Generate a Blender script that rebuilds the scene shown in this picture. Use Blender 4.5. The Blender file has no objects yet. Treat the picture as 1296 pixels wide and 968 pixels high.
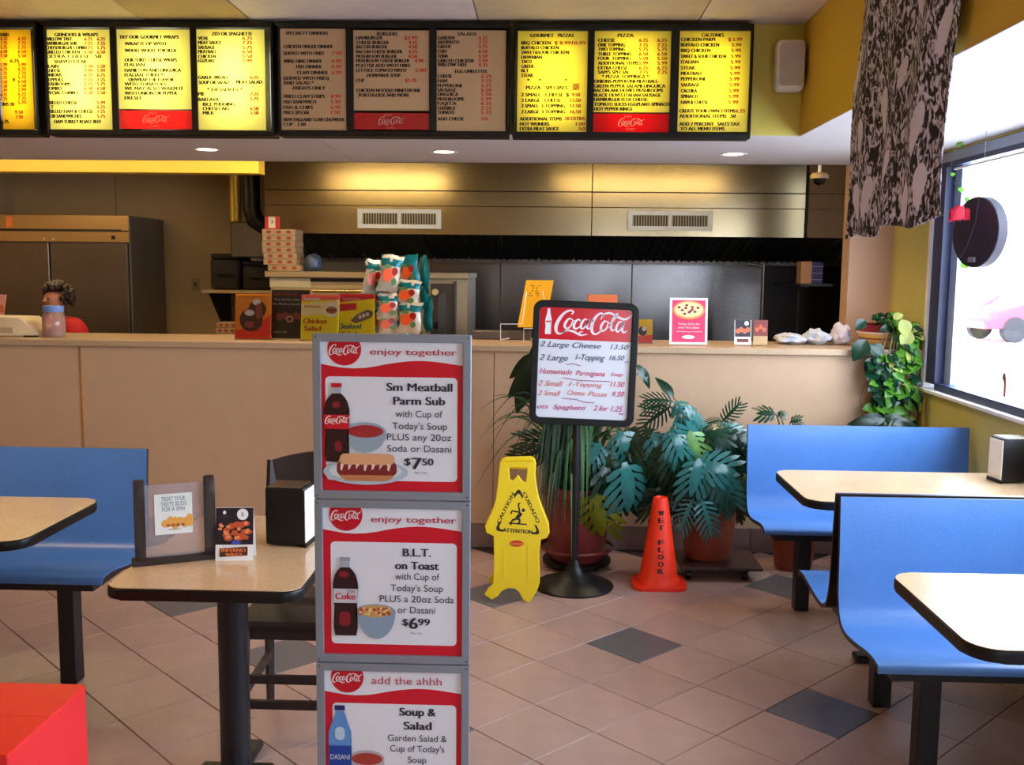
import bpy, bmesh, math, random
from mathutils import Vector, Matrix, Euler, noise
random.seed(7)
S = bpy.context.scene
COL = S.collection
PI = math.pi

# ------------------------------------------------------------------ camera
FPX, PITCH, ROLL, HC, YAW = 1271.0, 0.11415, 0.0100, 1.65, math.radians(1.89)
def _axes():
    cp, sp, cr, sr = math.cos(PITCH), math.sin(PITCH), math.cos(ROLL), math.sin(ROLL)
    F = Vector((0, cp, -sp)); U0 = Vector((0, sp, cp)); R0 = Vector((1, 0, 0))
    R = R0 * cr + U0 * sr; U = U0 * cr - R0 * sr
    M = Matrix.Rotation(YAW, 3, 'Z')
    return M @ R, M @ U, M @ F
CR, CU, CF = _axes()
CO = Vector((0, 0, HC))
cd = bpy.data.cameras.new('camera'); cam = bpy.data.objects.new('camera', cd); COL.objects.link(cam)
cd.sensor_fit = 'HORIZONTAL'; cd.sensor_width = 36; cd.lens = 36 * FPX / 1296
cd.clip_start = 0.05; cd.clip_end = 300
cam.matrix_world = Matrix(((CR.x, CU.x, -CF.x, 0), (CR.y, CU.y, -CF.y, 0), (CR.z, CU.z, -CF.z, HC), (0, 0, 0, 1)))
S.camera = cam
def ray(px, py): return CF * FPX + CR * (px - 648) - CU * (py - 484)
def aty(px, py, y): d = ray(px, py); return CO + d * (y / d.y)
def atz(px, py, z): d = ray(px, py); return CO + d * ((z - HC) / d.z)
def atx(px, py, x): d = ray(px, py); return CO + d * (x / d.x)

# ------------------------------------------------------------------ world, light, exposure
W = bpy.data.worlds.new('world'); S.world = W; W.use_nodes = True
bg = W.node_tree.nodes['Background']; bg.inputs[0].default_value = (0.74, 0.86, 1.0, 1); bg.inputs[1].default_value = 15.0
S.view_settings.view_transform = 'Standard'; S.view_settings.look = 'None'
S.view_settings.exposure = -0.08; S.view_settings.gamma = 1; S.view_settings.use_curve_mapping = False
def area(name, loc, rot, sx, sy, power, col, portal=False, spread=None):
    d = bpy.data.lights.new(name, 'AREA'); d.shape = 'RECTANGLE'; d.size = sx; d.size_y = sy; d.energy = power; d.color = col
    if spread: d.spread = spread
    if portal: d.cycles.is_portal = True
    o = bpy.data.objects.new(name, d); COL.objects.link(o); o.location = loc; o.rotation_euler = rot
    return o
XW, YC, ZCEIL, ZSOF, YB, XB = 2.15, 5.8, 2.83, 2.30, 5.07, 1.23   # right wall, counter front, ceiling, soffit, bulkhead face, side bulkhead
YREAR, XL, YK = -3.0, -4.9, 9.2
# portals in the two glazed walls (light comes from the world only)
area('daylight_portal', (XW + 0.02, 3.1, 1.65), (0, PI/2, 0), 1.3, 5.3, 1, (1, 1, 1), True)
area('daylight_portal', (1.25, YREAR - 0.02, 1.35), (PI/2, 0, 0), 0.75, 1.9, 1, (1, 1, 1), True)

# ------------------------------------------------------------------ materials
def lin(c):
    return tuple(((v/255)/12.92 if v/255 <= 0.04045 else ((v/255 + 0.055)/1.055)**2.4) for v in c)
_m = {}
def mat(name, rgb, rough=0.55, metal=0.0, var=0.06, scale=8.0, bump=0.0, bscale=60.0, spec=0.5, coat=0.0, aniso=0.0, stretch=(1, 1, 1), sheen=0.0):
    if name in _m: return _m[name]
    m = bpy.data.materials.new(name); m.use_nodes = True; nt = m.node_tree; N = nt.nodes; Lk = nt.links
    b = N['Principled BSDF']; c = lin(rgb)
    b.inputs['Roughness'].default_value = rough; b.inputs['Metallic'].default_value = metal
    b.inputs['Specular IOR Level'].default_value = spec; b.inputs['Coat Weight'].default_value = coat
    b.inputs['Anisotropic'].default_value = aniso; b.inputs['Sheen Weight'].default_value = sheen
    tc = N.new('ShaderNodeTexCoord'); mp = N.new('ShaderNodeMapping'); mp.inputs['Scale'].default_value = stretch
    Lk.new(tc.outputs['Object'], mp.inputs['Vector'])
    no = N.new('ShaderNodeTexNoise'); no.inputs['Scale'].default_value = scale; no.inputs['Detail'].default_value = 4
    Lk.new(mp.outputs[0], no.inputs['Vector'])
    rp = N.new('ShaderNodeValToRGB'); rp.color_ramp.elements[0].position = 0.3; rp.color_ramp.elements[1].position = 0.7
    rp.color_ramp.elements[0].color = (*[v * (1 - var) for v in c], 1); rp.color_ramp.elements[1].color = (*[min(1, v * (1 + var)) for v in c], 1)
    Lk.new(no.outputs['Fac'], rp.inputs[0]); Lk.new(rp.outputs[0], b.inputs['Base Color'])
    if bump:
        n2 = N.new('ShaderNodeTexNoise'); n2.inputs['Scale'].default_value = bscale; Lk.new(mp.outputs[0], n2.inputs['Vector'])
        bp = N.new('ShaderNodeBump'); bp.inputs['Strength'].default_value = bump; bp.inputs['Distance'].default_value = 0.01
        Lk.new(n2.outputs['Fac'], bp.inputs['Height']); Lk.new(bp.outputs[0], b.inputs['Normal'])
    _m[name] = m; return m
def speckle(name, rgb, dark, light, rough=0.5, scale=220, coat=0.0):
    if name in _m: return _m[name]
    m = mat(name, rgb, rough, coat=coat); nt = m.node_tree; N = nt.nodes; Lk = nt.links
    b = N['Principled BSDF']; tc = [n for n in N if n.type == 'TEX_COORD'][0]
    v = N.new('ShaderNodeTexNoise'); v.inputs['Scale'].default_value = scale; v.inputs['Detail'].default_value = 1; Lk.new(tc.outputs['Object'], v.inputs['Vector'])
    r = N.new('ShaderNodeValToRGB'); e = r.color_ramp.elements
    e[0].position = 0.36; e[0].color = (*lin(dark), 1); e[1].position = 0.64; e[1].color = (*lin(light), 1)
    a = e.new(0.44); a.color = (*lin(rgb), 1); a = e.new(0.58); a.color = (*lin(rgb), 1)
    Lk.new(v.outputs['Fac'], r.inputs[0])
    mx = N.new('ShaderNodeMix'); mx.data_type = 'RGBA'; mx.inputs[0].default_value = 0.5
    Lk.new(N['Color Ramp'].outputs[0], mx.inputs[6]); Lk.new(r.outputs[0], mx.inputs[7]); Lk.new(mx.outputs[2], b.inputs['Base Color'])
    return m
def wood(name, rgb, dark, rough=0.35, stretch=(1, 8, 1), scale=6):
    if name in _m: return _m[name]
    m = mat(name, rgb, rough, scale=scale, var=0.1, stretch=stretch)
    e = m.node_tree.nodes['Color Ramp'].color_ramp.elements; e[0].color = (*lin(dark), 1); e[1].color = (*lin(rgb), 1)
    return m
def emis(name, rgb, st):
    if name in _m: return _m[name]
    m = bpy.data.materials.new(name); m.use_nodes = True; N = m.node_tree.nodes; b = N['Principled BSDF']
    b.inputs['Base Color'].default_value = (*lin(rgb), 1); b.inputs['Emission Color'].default_value = (*lin(rgb), 1); b.inputs['Emission Strength'].default_value = st
    _m[name] = m; return m
def backlit(name, rgb, rough=0.25):
    if name in _m: return _m[name]
    m = mat(name, rgb, rough, var=0.02); N = m.node_tree.nodes; Lk = m.node_tree.links
    t = N.new('ShaderNodeBsdfTranslucent'); t.inputs[0].default_value = (*lin(rgb), 1)
    x = N.new('ShaderNodeMixShader'); x.inputs[0].default_value = 0.5
    Lk.new(N['Principled BSDF'].outputs[0], x.inputs[1]); Lk.new(t.outputs[0], x.inputs[2]); Lk.new(x.outputs[0], N['Material Output'].inputs[0])
    return m
def clear(name, rgb=(250, 252, 255), haze=0.0, gloss=0.08, rough=0.03):
    """thin pane: straight-through transparency, a little mirror and optional haze"""
    if name in _m: return _m[name]
    m = bpy.data.materials.new(name); m.use_nodes = True; N = m.node_tree.nodes; Lk = m.node_tree.links; N.clear()
    o = N.new('ShaderNodeOutputMaterial'); t = N.new('ShaderNodeBsdfTransparent'); t.inputs[0].default_value = (*lin(rgb), 1)
    g = N.new('ShaderNodeBsdfGlossy'); g.inputs['Roughness'].default_value = rough
    fr = N.new('ShaderNodeFresnel'); fr.inputs[0].default_value = 1.4
    ml = N.new('ShaderNodeMath'); ml.operation = 'MULTIPLY'; ml.inputs[1].default_value = gloss * 12; ml.use_clamp = True; Lk.new(fr.outputs[0], ml.inputs[0])
    x = N.new('ShaderNodeMixShader'); Lk.new(ml.outputs[0], x.inputs[0]); Lk.new(t.outputs[0], x.inputs[1]); Lk.new(g.outputs[0], x.inputs[2])
    last = x
    if haze:
        d = N.new('ShaderNodeBsdfDiffuse'); d.inputs[0].default_value = (*lin(rgb), 1); y = N.new('ShaderNodeMixShader'); y.inputs[0].default_value = haze
        Lk.new(x.outputs[0], y.inputs[1]); Lk.new(d.outputs[0], y.inputs[2]); last = y
    Lk.new(last.outputs[0], o.inputs[0]); _m[name] = m; return m
def paint(rgb, rough=0.45): return mat('print_%02x%02x%02x_%d' % (*[int(v) for v in rgb], int(rough*100)), rgb, rough, var=0.02)
def leafm(name, rgb, rough=0.32, trans=0.2):
    if name in _m: return _m[name]
    m = mat(name, rgb, rough, var=0.25, scale=14); N = m.node_tree.nodes; Lk = m.node_tree.links
    t = N.new('ShaderNodeBsdfTranslucent'); t.inputs[0].default_value = (*[min(1, v*1.6) for v in lin(rgb)], 1)
    x = N.new('ShaderNodeMixShader'); x.inputs[0].default_value = trans
    Lk.new(N['Principled BSDF'].outputs[0], x.inputs[1]); Lk.new(t.outputs[0], x.inputs[2]); Lk.new(x.outputs[0], N['Material Output'].inputs[0])
    return m

STEEL = mat('brushed_steel', (124, 121, 120), 0.30, 0.95, var=0.10, scale=3, stretch=(1.2, 1, 0.15), bump=0.05, bscale=5, aniso=0.3)
STEELD = mat('dull_steel', (105, 96, 90), 0.36, 0.9, var=0.12, scale=3, bump=0.03, bscale=4)
BLACK = mat('black_plastic', (10, 10, 13), 0.42, spec=0.35); BLACKM = mat('black_metal', (16, 17, 24), 0.4, 0.0)
DARK = mat('soot_black', (10, 10, 12), 0.6)
BEIGE = speckle('beige_laminate', (200, 164, 130), (180, 142, 108), (216, 186, 156), 0.5, 260)
CTOP = speckle('countertop_laminate', (190, 160, 126), (140, 110, 80), (220, 195, 165), 0.3, 200)
YEL = mat('mustard_paint', (214, 178, 58), 0.6, var=0.03, scale=2)
YELF = mat('pale_mustard_paint', (212, 196, 92), 0.6, var=0.03, scale=2)
SOFW = mat('soffit_white', (214, 208, 212), 0.6, var=0.02, scale=2)
KITW = mat('kitchen_tan_paint', (170, 142, 104), 0.6, var=0.04, scale=3)
PINKW = mat('pinkish_tan_paint', (205, 168, 140), 0.6, var=0.03, scale=3)
WHITE = mat('white_plastic', (232, 230, 226), 0.4); WHITEP = mat('white_paint', (235, 234, 232), 0.5)
BLUE = speckle('blue_laminate', (84, 134, 204), (76, 124, 194), (94, 144, 212), 0.26, 240)
EDGE = mat('dark_edge_band', (26, 20, 22), 0.4)
TTOP = speckle('table_laminate', (222, 188, 148), (206, 170, 130), (232, 202, 166), 0.22, 160, coat=0.3)
DWOOD = wood('dark_wood', (46, 30, 26), (28, 18, 16), 0.55, (6, 6, 0.6), 4)
ALU = mat('grey_aluminium', (146, 158, 176), 0.35, 0.5, var=0.04)
CREAM = mat('cream_plastic', (222, 200, 162), 0.5)
TERRA = mat('terracotta_plastic', (140, 66, 46), 0.5, var=0.12, scale=6)
SOIL = mat('soil', (40, 28, 20), 0.9, bump=0.5, bscale=40)

# ------------------------------------------------------------------ mesh helpers
class MB:
    def __init__(s): s.bm = bmesh.new()
    def face(s, pts, mi=0):
        f = s.bm.faces.new([s.bm.verts.new(p) for p in pts]); f.material_index = mi; return f
    def box(s, x0, x1, y0, y1, z0, z1, M=None, mi=0, bev=0.0, seg=1):
        v = [s.bm.verts.new((x, y, z)) for x in (x0, x1) for y in (y0, y1) for z in (z0, z1)]
        fs = [s.bm.faces.new([v[i] for i in q]) for q in ((0,1,3,2),(4,6,7,5),(0,4,5,1),(2,3,7,6),(0,2,6,4),(1,5,7,3))]
        for f in fs: f.material_index = mi
        if M is not None: bmesh.ops.transform(s.bm, matrix=M, verts=v)
        if bev:
            es = list({e for f in fs for e in f.edges})
            bmesh.ops.bevel(s.bm, geom=es, offset=bev, segments=seg, affect='EDGES', profile=0.5, material=-1)
        return s
    def bar(s, a, b, w, h=None, mi=0, bev=0.0):
        a, b = Vector(a), Vector(b); d = b - a; h = h or w
        q = d.to_track_quat('Z', 'Y').to_matrix().to_4x4()
        return s.box(-w/2, w/2, -h/2, h/2, 0, d.length, Matrix.Translation(a) @ q, mi, bev)
    def lathe(s, prof, c=(0, 0, 0), n=24, M=None, mi=0, cap=True):
        rings = []
        for r, z in prof:
            rings.append([s.bm.verts.new((c[0] + r*math.cos(2*PI*i/n), c[1] + r*math.sin(2*PI*i/n), c[2] + z)) for i in range(n)])
        fs = []
        for a, b in zip(rings, rings[1:]):
            for i in range(n): fs.append(s.bm.faces.new((a[i], a[(i+1) % n], b[(i+1) % n], b[i])))
        if cap: fs.append(s.bm.faces.new(rings[0][::-1])); fs.append(s.bm.faces.new(rings[-1]))
        for f in fs: f.material_index = mi
        if M is not None: bmesh.ops.transform(s.bm, matrix=M, verts=[v for r in rings for v in r])
        return s
    def tube(s, pts, r, n=8, mi=0, cap=True):
        pts = [Vector(p) for p in pts]; rs = r if isinstance(r, (list, tuple)) else [r]*len(pts)
        rings = []; up = Vector((0, 0, 1)); prev = None
        for i, p in enumerate(pts):
            d = (pts[min(i+1, len(pts)-1)] - pts[max(i-1, 0)]).normalized()
            x = prev if prev is not None else (up if abs(d.dot(up)) < 0.95 else Vector((1, 0, 0)))
            a = (x - d*x.dot(d)).normalized(); b = d.cross(a); prev = a
            rings.append([s.bm.verts.new(p + (a*math.cos(2*PI*k/n) + b*math.sin(2*PI*k/n))*rs[i]) for k in range(n)])
        for a, b in zip(rings, rings[1:]):
            for k in range(n): s.bm.faces.new((a[k], a[(k+1) % n], b[(k+1) % n], b[k])).material_index = mi
        if cap:
            s.bm.faces.new(rings[0][::-1]).material_index = mi; s.bm.faces.new(rings[-1]).material_index = mi
        return s
    def grid(s, fn, nu, nv, mi=0, closed=False):
        V = [[s.bm.verts.new(fn(i/nu, j/nv)) for j in range(nv+1)] for i in range(nu+1)]
        for i in range(nu):
            for j in range(nv): s.bm.faces.new((V[i][j], V[i+1][j], V[i+1][j+1], V[i][j+1])).material_index = mi
        return s
    def prism(s, poly, t, fn, mi=0, bev=0.0):
        """poly of (u,v); fn(u,v,w) -> point; w runs 0..t"""
        n = len(poly); a = [s.bm.verts.new(fn(u, v, 0)) for u, v in poly]; b = [s.bm.verts.new(fn(u, v, t)) for u, v in poly]
        fs = [s.bm.faces.new(a[::-1]), s.bm.faces.new(b)] + [s.bm.faces.new((a[i], a[(i+1) % n], b[(i+1) % n], b[i])) for i in range(n)]
        for f in fs: f.material_index = mi
        if bev: bmesh.ops.bevel(s.bm, geom=list(fs[0].edges) + list(fs[1].edges), offset=bev, segments=2, affect='EDGES', profile=0.5, material=-1)
        return s
    def build(s, name, m, parent=None, smooth=False, fix=True, tri=False):
        if tri: bmesh.ops.triangulate(s.bm, faces=s.bm.faces[:])
        if fix: bmesh.ops.recalc_face_normals(s.bm, faces=s.bm.faces[:])
        me = bpy.data.meshes.new(name); s.bm.to_mesh(me); s.bm.free()
        for x in (m if isinstance(m, (list, tuple)) else [m]): me.materials.append(x)
        if smooth:
            me.shade_smooth(); me.set_sharp_from_angle(angle=math.radians(40))
        o = bpy.data.objects.new(name, me); COL.objects.link(o)
        if parent is not None: o.parent = parent
        return o
def bx(*a, **k): return MB().box(*a, **k)
def tag(o, label=None, cat=None, group=None, kind=None):
    if label: o['label'] = label
    if cat: o['category'] = cat
    if group: o['group'] = group
    if kind: o['kind'] = kind
    return o
def thing(name, loc, label, cat, group=None, rz=0.0, rx=0.0, ry=0.0, kind=None):
    o = bpy.data.objects.new(name, None); COL.objects.link(o); o.empty_display_size = 0.1
    o.location = loc; o.rotation_euler = (rx, ry, rz); return tag(o, label, cat, group, kind)
def clone(o, loc=None, rz=None, label=None, parent=None, keep=True):
    c = o.copy(); COL.objects.link(c)
    if parent is not None: c.parent = parent
    if loc is not None: c.location = loc
    if rz is not None: c.rotation_euler = (0, 0, rz)
    if label: c['label'] = label
    for ch in [x for x in bpy.data.objects if x.parent == o]: clone(ch, parent=c)
    return c
def rrect(x0, x1, y0, y1, r, n=5):
    r = min(r, (x1-x0)/2, (y1-y0)/2); P = []
    for cx, cy, a in ((x1-r, y0+r, -90), (x1-r, y1-r, 0), (x0+r, y1-r, 90), (x0+r, y0+r, 180)):
        for i in range(n+1):
            t = math.radians(a + 90*i/n); P.append((cx + r*math.cos(t), cy + r*math.sin(t)))
    return P
def ell(cx, cy, rx, ry, n=28, a0=0, a1=360):
    return [(cx + rx*math.cos(math.radians(a0 + (a1-a0)*i/n)), cy + ry*math.sin(math.radians(a0 + (a1-a0)*i/n))) for i in range(n if a1-a0 == 360 else n+1)]
_tc = {}
def glyphs(body, res=2, bold=0.0, shear=0.0):
    """text -> (verts normalised so that x runs 0..1 and capital height is 1, faces)"""
    k = (body, res, bold, shear)
    if k in _tc: return _tc[k]
    c = bpy.data.curves.new('t', 'FONT'); c.body = body; c.resolution_u = res; c.shear = shear; c.fill_mode = 'FRONT'
    o = bpy.data.objects.new('t', c); me = o.to_mesh(); V = [tuple(v.co) for v in me.vertices]; Fc = [tuple(p.vertices) for p in me.polygons]; o.to_mesh_clear()
    bpy.data.objects.remove(o); bpy.data.curves.remove(c)
    if not V: return ([], [])
    x0 = min(v[0] for v in V); x1 = max(v[0] for v in V)
    V = [((v[0]-x0)/(x1-x0), v[1]/0.70) for v in V]; _tc[k] = (V, Fc); return _tc[k]
def put_text(mb, body, x0, x1, yb, h, fn, mi=0, res=2, bold=0.0, shear=0.0):
    """fit body between x0 and x1 on baseline yb with capital height h; fn(u,v)->point"""
    V, Fc = glyphs(body, res, 0, shear); sh = h*min(0.10, bold*3)   # bold: overstruck copies a hair apart
    for q, dx in enumerate((0, sh, -sh) if bold > 0 else (0,)):
        vs = [mb.bm.verts.new(fn(x0 + v[0]*(x1-x0) + dx, yb + v[1]*h)) for v in V]
        if q:
            for v in vs: v.co.y -= 0.00003*q
        for f in Fc:
            try: mb.bm.faces.new([vs[i] for i in f]).material_index = mi
            except ValueError: pass
# hand-drawn script logo, strokes in a 415 x 140 box (y down)
_SC = [
 [(552,118,5),(562,104,8),(546,97,9),(515,110,12),(487,145,17),(471,185,18),(474,214,14),(490,226,9),(514,215,8),(534,196,5)],
 [(560,148,4),(541,141,9),(522,163,13),(518,186,13),(533,196,8),(552,178,8),(560,152,5),(572,152,4)],
 [(602,152,7),(589,144,8),(571,164,13),(568,187,13),(582,195,8),(602,180,4)],
 [(645,150,4),(627,141,8),(609,164,13),(606,188,12),(618,193,8),(634,174,7),(646,143,9),(638,178,12),(646,193,8),(662,180,4)],
 [(660,152,6),(676,147,8)],
 [(722,128,6),(724,111,9),(706,107,9),(680,133,14),(665,172,18),(668,208,14),(686,221,9),(711,206,8),(724,190,4)],
 [(752,152,4),(733,148,9),(717,172,12),(715,194,12),(730,201,8),(747,182,8),(753,156,5),(766,160,3)],
 [(758,184,4),(783,142,6),(801,112,7),(794,106,7),(779,135,11),(769,175,12),(777,198,9),(794,186,4)],
 [(834,154,4),(816,147,8),(800,172,12),(799,196,12),(811,201,8),(826,178,7),(840,147,9),(830,185,12),(838,206,9),(856,196,4)],
 [(712,140,5),(727,112,8),(760,103,10),(795,118,11),(835,134,12),(862,124,9),(880,106,4)],
 [(500,222,5),(535,206,8),(572,213,12),(606,229,9),(643,222,3)],
 [(606,229,5),(600,214,6),(618,210,3)],
]
def put_logo(mb, x0, x1, yc, fn, mi=0, fat=1.0, aspect=1.0):
    """script logo; u runs x0..x1 centred on v = yc; v up"""
    sc = (x1-x0)/415
    for st in _SC:
        P = [Vector((p[0], p[1])) for p in st]; Wd = [p[2] for p in st]
        Q = []; Wq = []
        for i in range(len(P)-1):
            p0 = P[max(i-1, 0)]; p1 = P[i]; p2 = P[i+1]; p3 = P[min(i+2, len(P)-1)]
            for k in range(4):
                t = k/4; Q.append(0.5*((2*p1) + (p2-p0)*t + (2*p0-5*p1+4*p2-p3)*t*t + (3*p1-p0-3*p2+p3)*t**3)); Wq.append(Wd[i]*(1-t) + Wd[i+1]*t)
        Q.append(P[-1]); Wq.append(Wd[-1]); L = []; R = []
        for i, q in enumerate(Q):
            d = (Q[min(i+1, len(Q)-1)] - Q[max(i-1, 0)]); d = d.normalized() if d.length else Vector((1, 0)); n = Vector((-d.y, d.x))*Wq[i]*0.5*fat
            for lst, w in ((L, q+n), (R, q-n)): lst.append(mb.bm.verts.new(fn(x0 + (w.x-465)*sc, yc - (w.y-165)*sc*aspect)))
        for i in range(len(Q)-1): mb.bm.faces.new((L[i], L[i+1], R[i+1], R[i])).material_index = mi
class Art:
    """flat print on a sheet: layers of coloured polygons, each colour a mesh; y is pushed towards the viewer by layer"""
    def __init__(s, fn, parent, base=0.0006, step=0.0004): s.fn, s.parent, s.k, s.step = fn, parent, base, step
    def nf(s):
        k = s.k; return lambda u, v: s.fn(u, v, k)
    def poly(s, name, polys, rgb, rough=0.4, m=None):
        mb = MB(); f = s.nf()
        for i, p in enumerate(polys):
            fc = mb.face([f(*q) for q in p])
            for v in fc.verts: v.co.y -= 1.5e-5*i
        s.k += s.step; return tag(mb.build(name, m or paint(rgb, rough), s.parent, tri=True, fix=False), kind='stuff' if len(polys) > 1 else None)
    def text(s, name, items, rgb, res=3, bold=0.0, shear=0.0, m=None):
        mb = MB(); f = s.nf()
        for b, x0, x1, yb, h in items: put_text(mb, b, x0, x1, yb, h, f, 0, res, bold, shear)
        s.k += s.step; return tag(mb.build(name, m or paint(rgb), s.parent, fix=False), kind='stuff')
    def logo(s, name, items, rgb, fat=1.0, m=None):
        mb = MB(); f = s.nf()
        for x0, x1, yc in items: put_logo(mb, x0, x1, yc, f, 0, fat)
        s.k += s.step; return mb.build(name, m or paint(rgb), s.parent, fix=False)
def plate(polys, fn, t, name, m, parent=None, bev=0.0):
    """2D polygons (holes allowed) filled and extruded; fn(u,v,w)"""
    c = bpy.data.curves.new('p', 'CURVE'); c.dimensions = '2D'; c.fill_mode = 'BOTH'; c.extrude = t/2; c.bevel_depth = bev; c.bevel_resolution = 1
    for p in polys:
        sp = c.splines.new('POLY'); sp.points.add(len(p)-1); sp.use_cyclic_u = True
        for i, q in enumerate(p): sp.points[i].co = (q[0], q[1], 0, 1)
    o = bpy.data.objects.new('p', c); me = o.to_mesh(); mb = MB()
    vs = [mb.bm.verts.new(fn(v.co.x, v.co.y, v.co.z)) for v in me.vertices]
    for p in me.polygons:
        try: mb.bm.faces.new([vs[i] for i in p.vertices])
        except ValueError: pass
    o.to_mesh_clear(); bpy.data.objects.remove(o); bpy.data.curves.remove(c)
    bmesh.ops.remove_doubles(mb.bm, verts=mb.bm.verts[:], dist=1e-5)
    return mb.build(name, m, parent)
def evalmesh(o, name, m, parent=None, smooth=True):
    bpy.context.view_layer.update(); dg = bpy.context.evaluated_depsgraph_get(); me = bpy.data.meshes.new_from_object(o.evaluated_get(dg))
    me.materials.clear(); me.materials.append(m)
    if smooth: me.shade_smooth()
    n = bpy.data.objects.new(name, me); COL.objects.link(n); n.parent = parent; bpy.data.objects.remove(o); return n
def skin(name, nodes, edges, m, parent, sub=2):
    """nodes: (x,y,z,rx[,ry]); node 0 is the root"""
    me = bpy.data.meshes.new(name); me.from_pydata([n[:3] for n in nodes], edges, []); o = bpy.data.objects.new(name, me); COL.objects.link(o)
    o.modifiers.new('s', 'SKIN'); sv = me.skin_vertices[0].data
    for i, n in enumerate(nodes): sv[i].radius = (n[3], n[4] if len(n) > 4 else n[3]); sv[i].use_root = (i == 0)
    u = o.modifiers.new('u', 'SUBSURF'); u.levels = sub; u.render_levels = sub
    return evalmesh(o, name, m, parent)

# ================================================================== SETTING
def struct(name, mb, m, label=None, smooth=False):
    o = mb.build(name, m, smooth=smooth); o['kind'] = 'structure'
    if label: o['label'] = label
    return o
# floor: dark grout bed with every tile laid diagonally on it
FLO = struct('floor', bx(XL, XW+0.15, YREAR, YK, -0.1, -0.004), mat('dark_grout', (62, 46, 46), 0.8, bump=0.2), 'floor of diagonal pinkish beige tiles with scattered grey ones')
T = 0.3048; TG = 0.0035
tm = MB().box(TG/2, T-TG/2, TG/2, T-TG/2, -0.008, 0.0, bev=0.0015)
def tilemat(name, rgb, d):
    m = mat(name, rgb, 0.36, var=0.07, scale=9, bump=0.04, bscale=150); N = m.node_tree.nodes; Lk = m.node_tree.links
    oi = N.new('ShaderNodeObjectInfo'); hs = N.new('ShaderNodeHueSaturation'); mr = N.new('ShaderNodeMapRange')
    mr.inputs[3].default_value = 1-d; mr.inputs[4].default_value = 1+d
    Lk.new(oi.outputs['Random'], mr.inputs[0]); Lk.new(mr.outputs[0], hs.inputs['Value']); Lk.new(N['Color Ramp'].outputs[0], hs.inputs['Color']); Lk.new(hs.outputs[0], N['Principled BSDF'].inputs['Base Color'])
    return m
TB = tilemat('beige_floor_tile', (172, 142, 132), 0.05); TGY = tilemat('grey_floor_tile', (98, 96, 102), 0.03)
t0 = tm.build('tile', TB); t0.parent = FLO; me_b = t0.data; me_g = me_b.copy(); me_g.materials.clear(); me_g.materials.append(TGY)
bpy.data.objects.remove(t0)
OX, OY, TH = 0.1965, 4.2986, T*math.sqrt(0.5)
near, far = [], []
for a in range(-40, 40):
    for b in range(-40, 40):
        x, y = OX + TH*(a+b), OY + TH*(b-a); cx, cy = x + TH, y   # tile centre
        if XL+0.25 < cx < XW-0.05 and YREAR+0.2 < cy < YC-0.1:
            vis = cy > 2.1 and abs((cx)/(cy+0.01) + 0.03) < 0.62
            (near if vis else far).append((a, b, x, y))
near.sort(key=lambda q: q[3]); far += near[300:]; near = near[:300]
for a, b, x, y in near:
    o = bpy.data.objects.new('tile', me_g if (a % 3 == 0 and b % 4 == 0) else me_b); COL.objects.link(o)
    o.parent = FLO; o.location = (x, y, random.uniform(-0.0004, 0.0004)); o.rotation_euler = (0, 0, -PI/4)
mb = MB()
for a, b, x, y in far:
    mb.box(TG/2, T-TG/2, TG/2, T-TG/2, -0.008, 0, Matrix.Translation((x, y, 0)) @ Matrix.Rotation(-PI/4, 4, 'Z'), mi=1 if (a % 3 == 0 and b % 4 == 0) else 0)
tag(mb.build('outer_tiles', [TB, TGY], FLO), kind='stuff')

# walls
WY0, WY1, WZ0, WZ1 = 0.5, 5.74, 1.0, 2.285
mb = MB(); mb.box(XW, XW+0.15, YREAR, 6.53, 0, WZ0-0.02); mb.box(XW, XW+0.15, WY1, 6.53, WZ0-0.02, 2.9); mb.box(XW, XW+0.15, YREAR, WY0, WZ0-0.02, 2.9); mb.box(XW, XW+0.15, WY0, WY1, WZ1+0.005, 2.9)
struct('wall_right', mb, mat('window_wall_paint', (206, 192, 104), 0.6, var=0.03), 'mustard wall under and beside the big window')
struct('wall_left', bx(XL-0.1, XL, YREAR, YK, 0, 2.9), KITW)
mb = MB(); mb.box(XL, XW+0.15, YREAR-0.15, YREAR, 0, 0.4); mb.box(XL, XW+0.15, YREAR-0.15, YREAR, 2.3, 2.9); mb.box(XL, 0.9, YREAR-0.15, YREAR, 0.4, 2.3); mb.box(1.6, XW+0.15, YREAR-0.15, YREAR, 0.4, 2.3)
struct('wall_front', mb, YEL, 'street side wall behind the viewer')
mb = MB(); mb.box(XL, 2.9, YK, YK+0.1, 0, 2.6); struct('wall_back', mb, KITW, 'tan back wall of the kitchen')
mb = MB()
for xx in (-3.95, -2.6): mb.box(xx-0.003, xx+0.003, YK-0.006, YK+0.001, 1.2, 2.45)
struct('trim_9', mb, mat('wall_joint', (130, 106, 76), 0.6))
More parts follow.
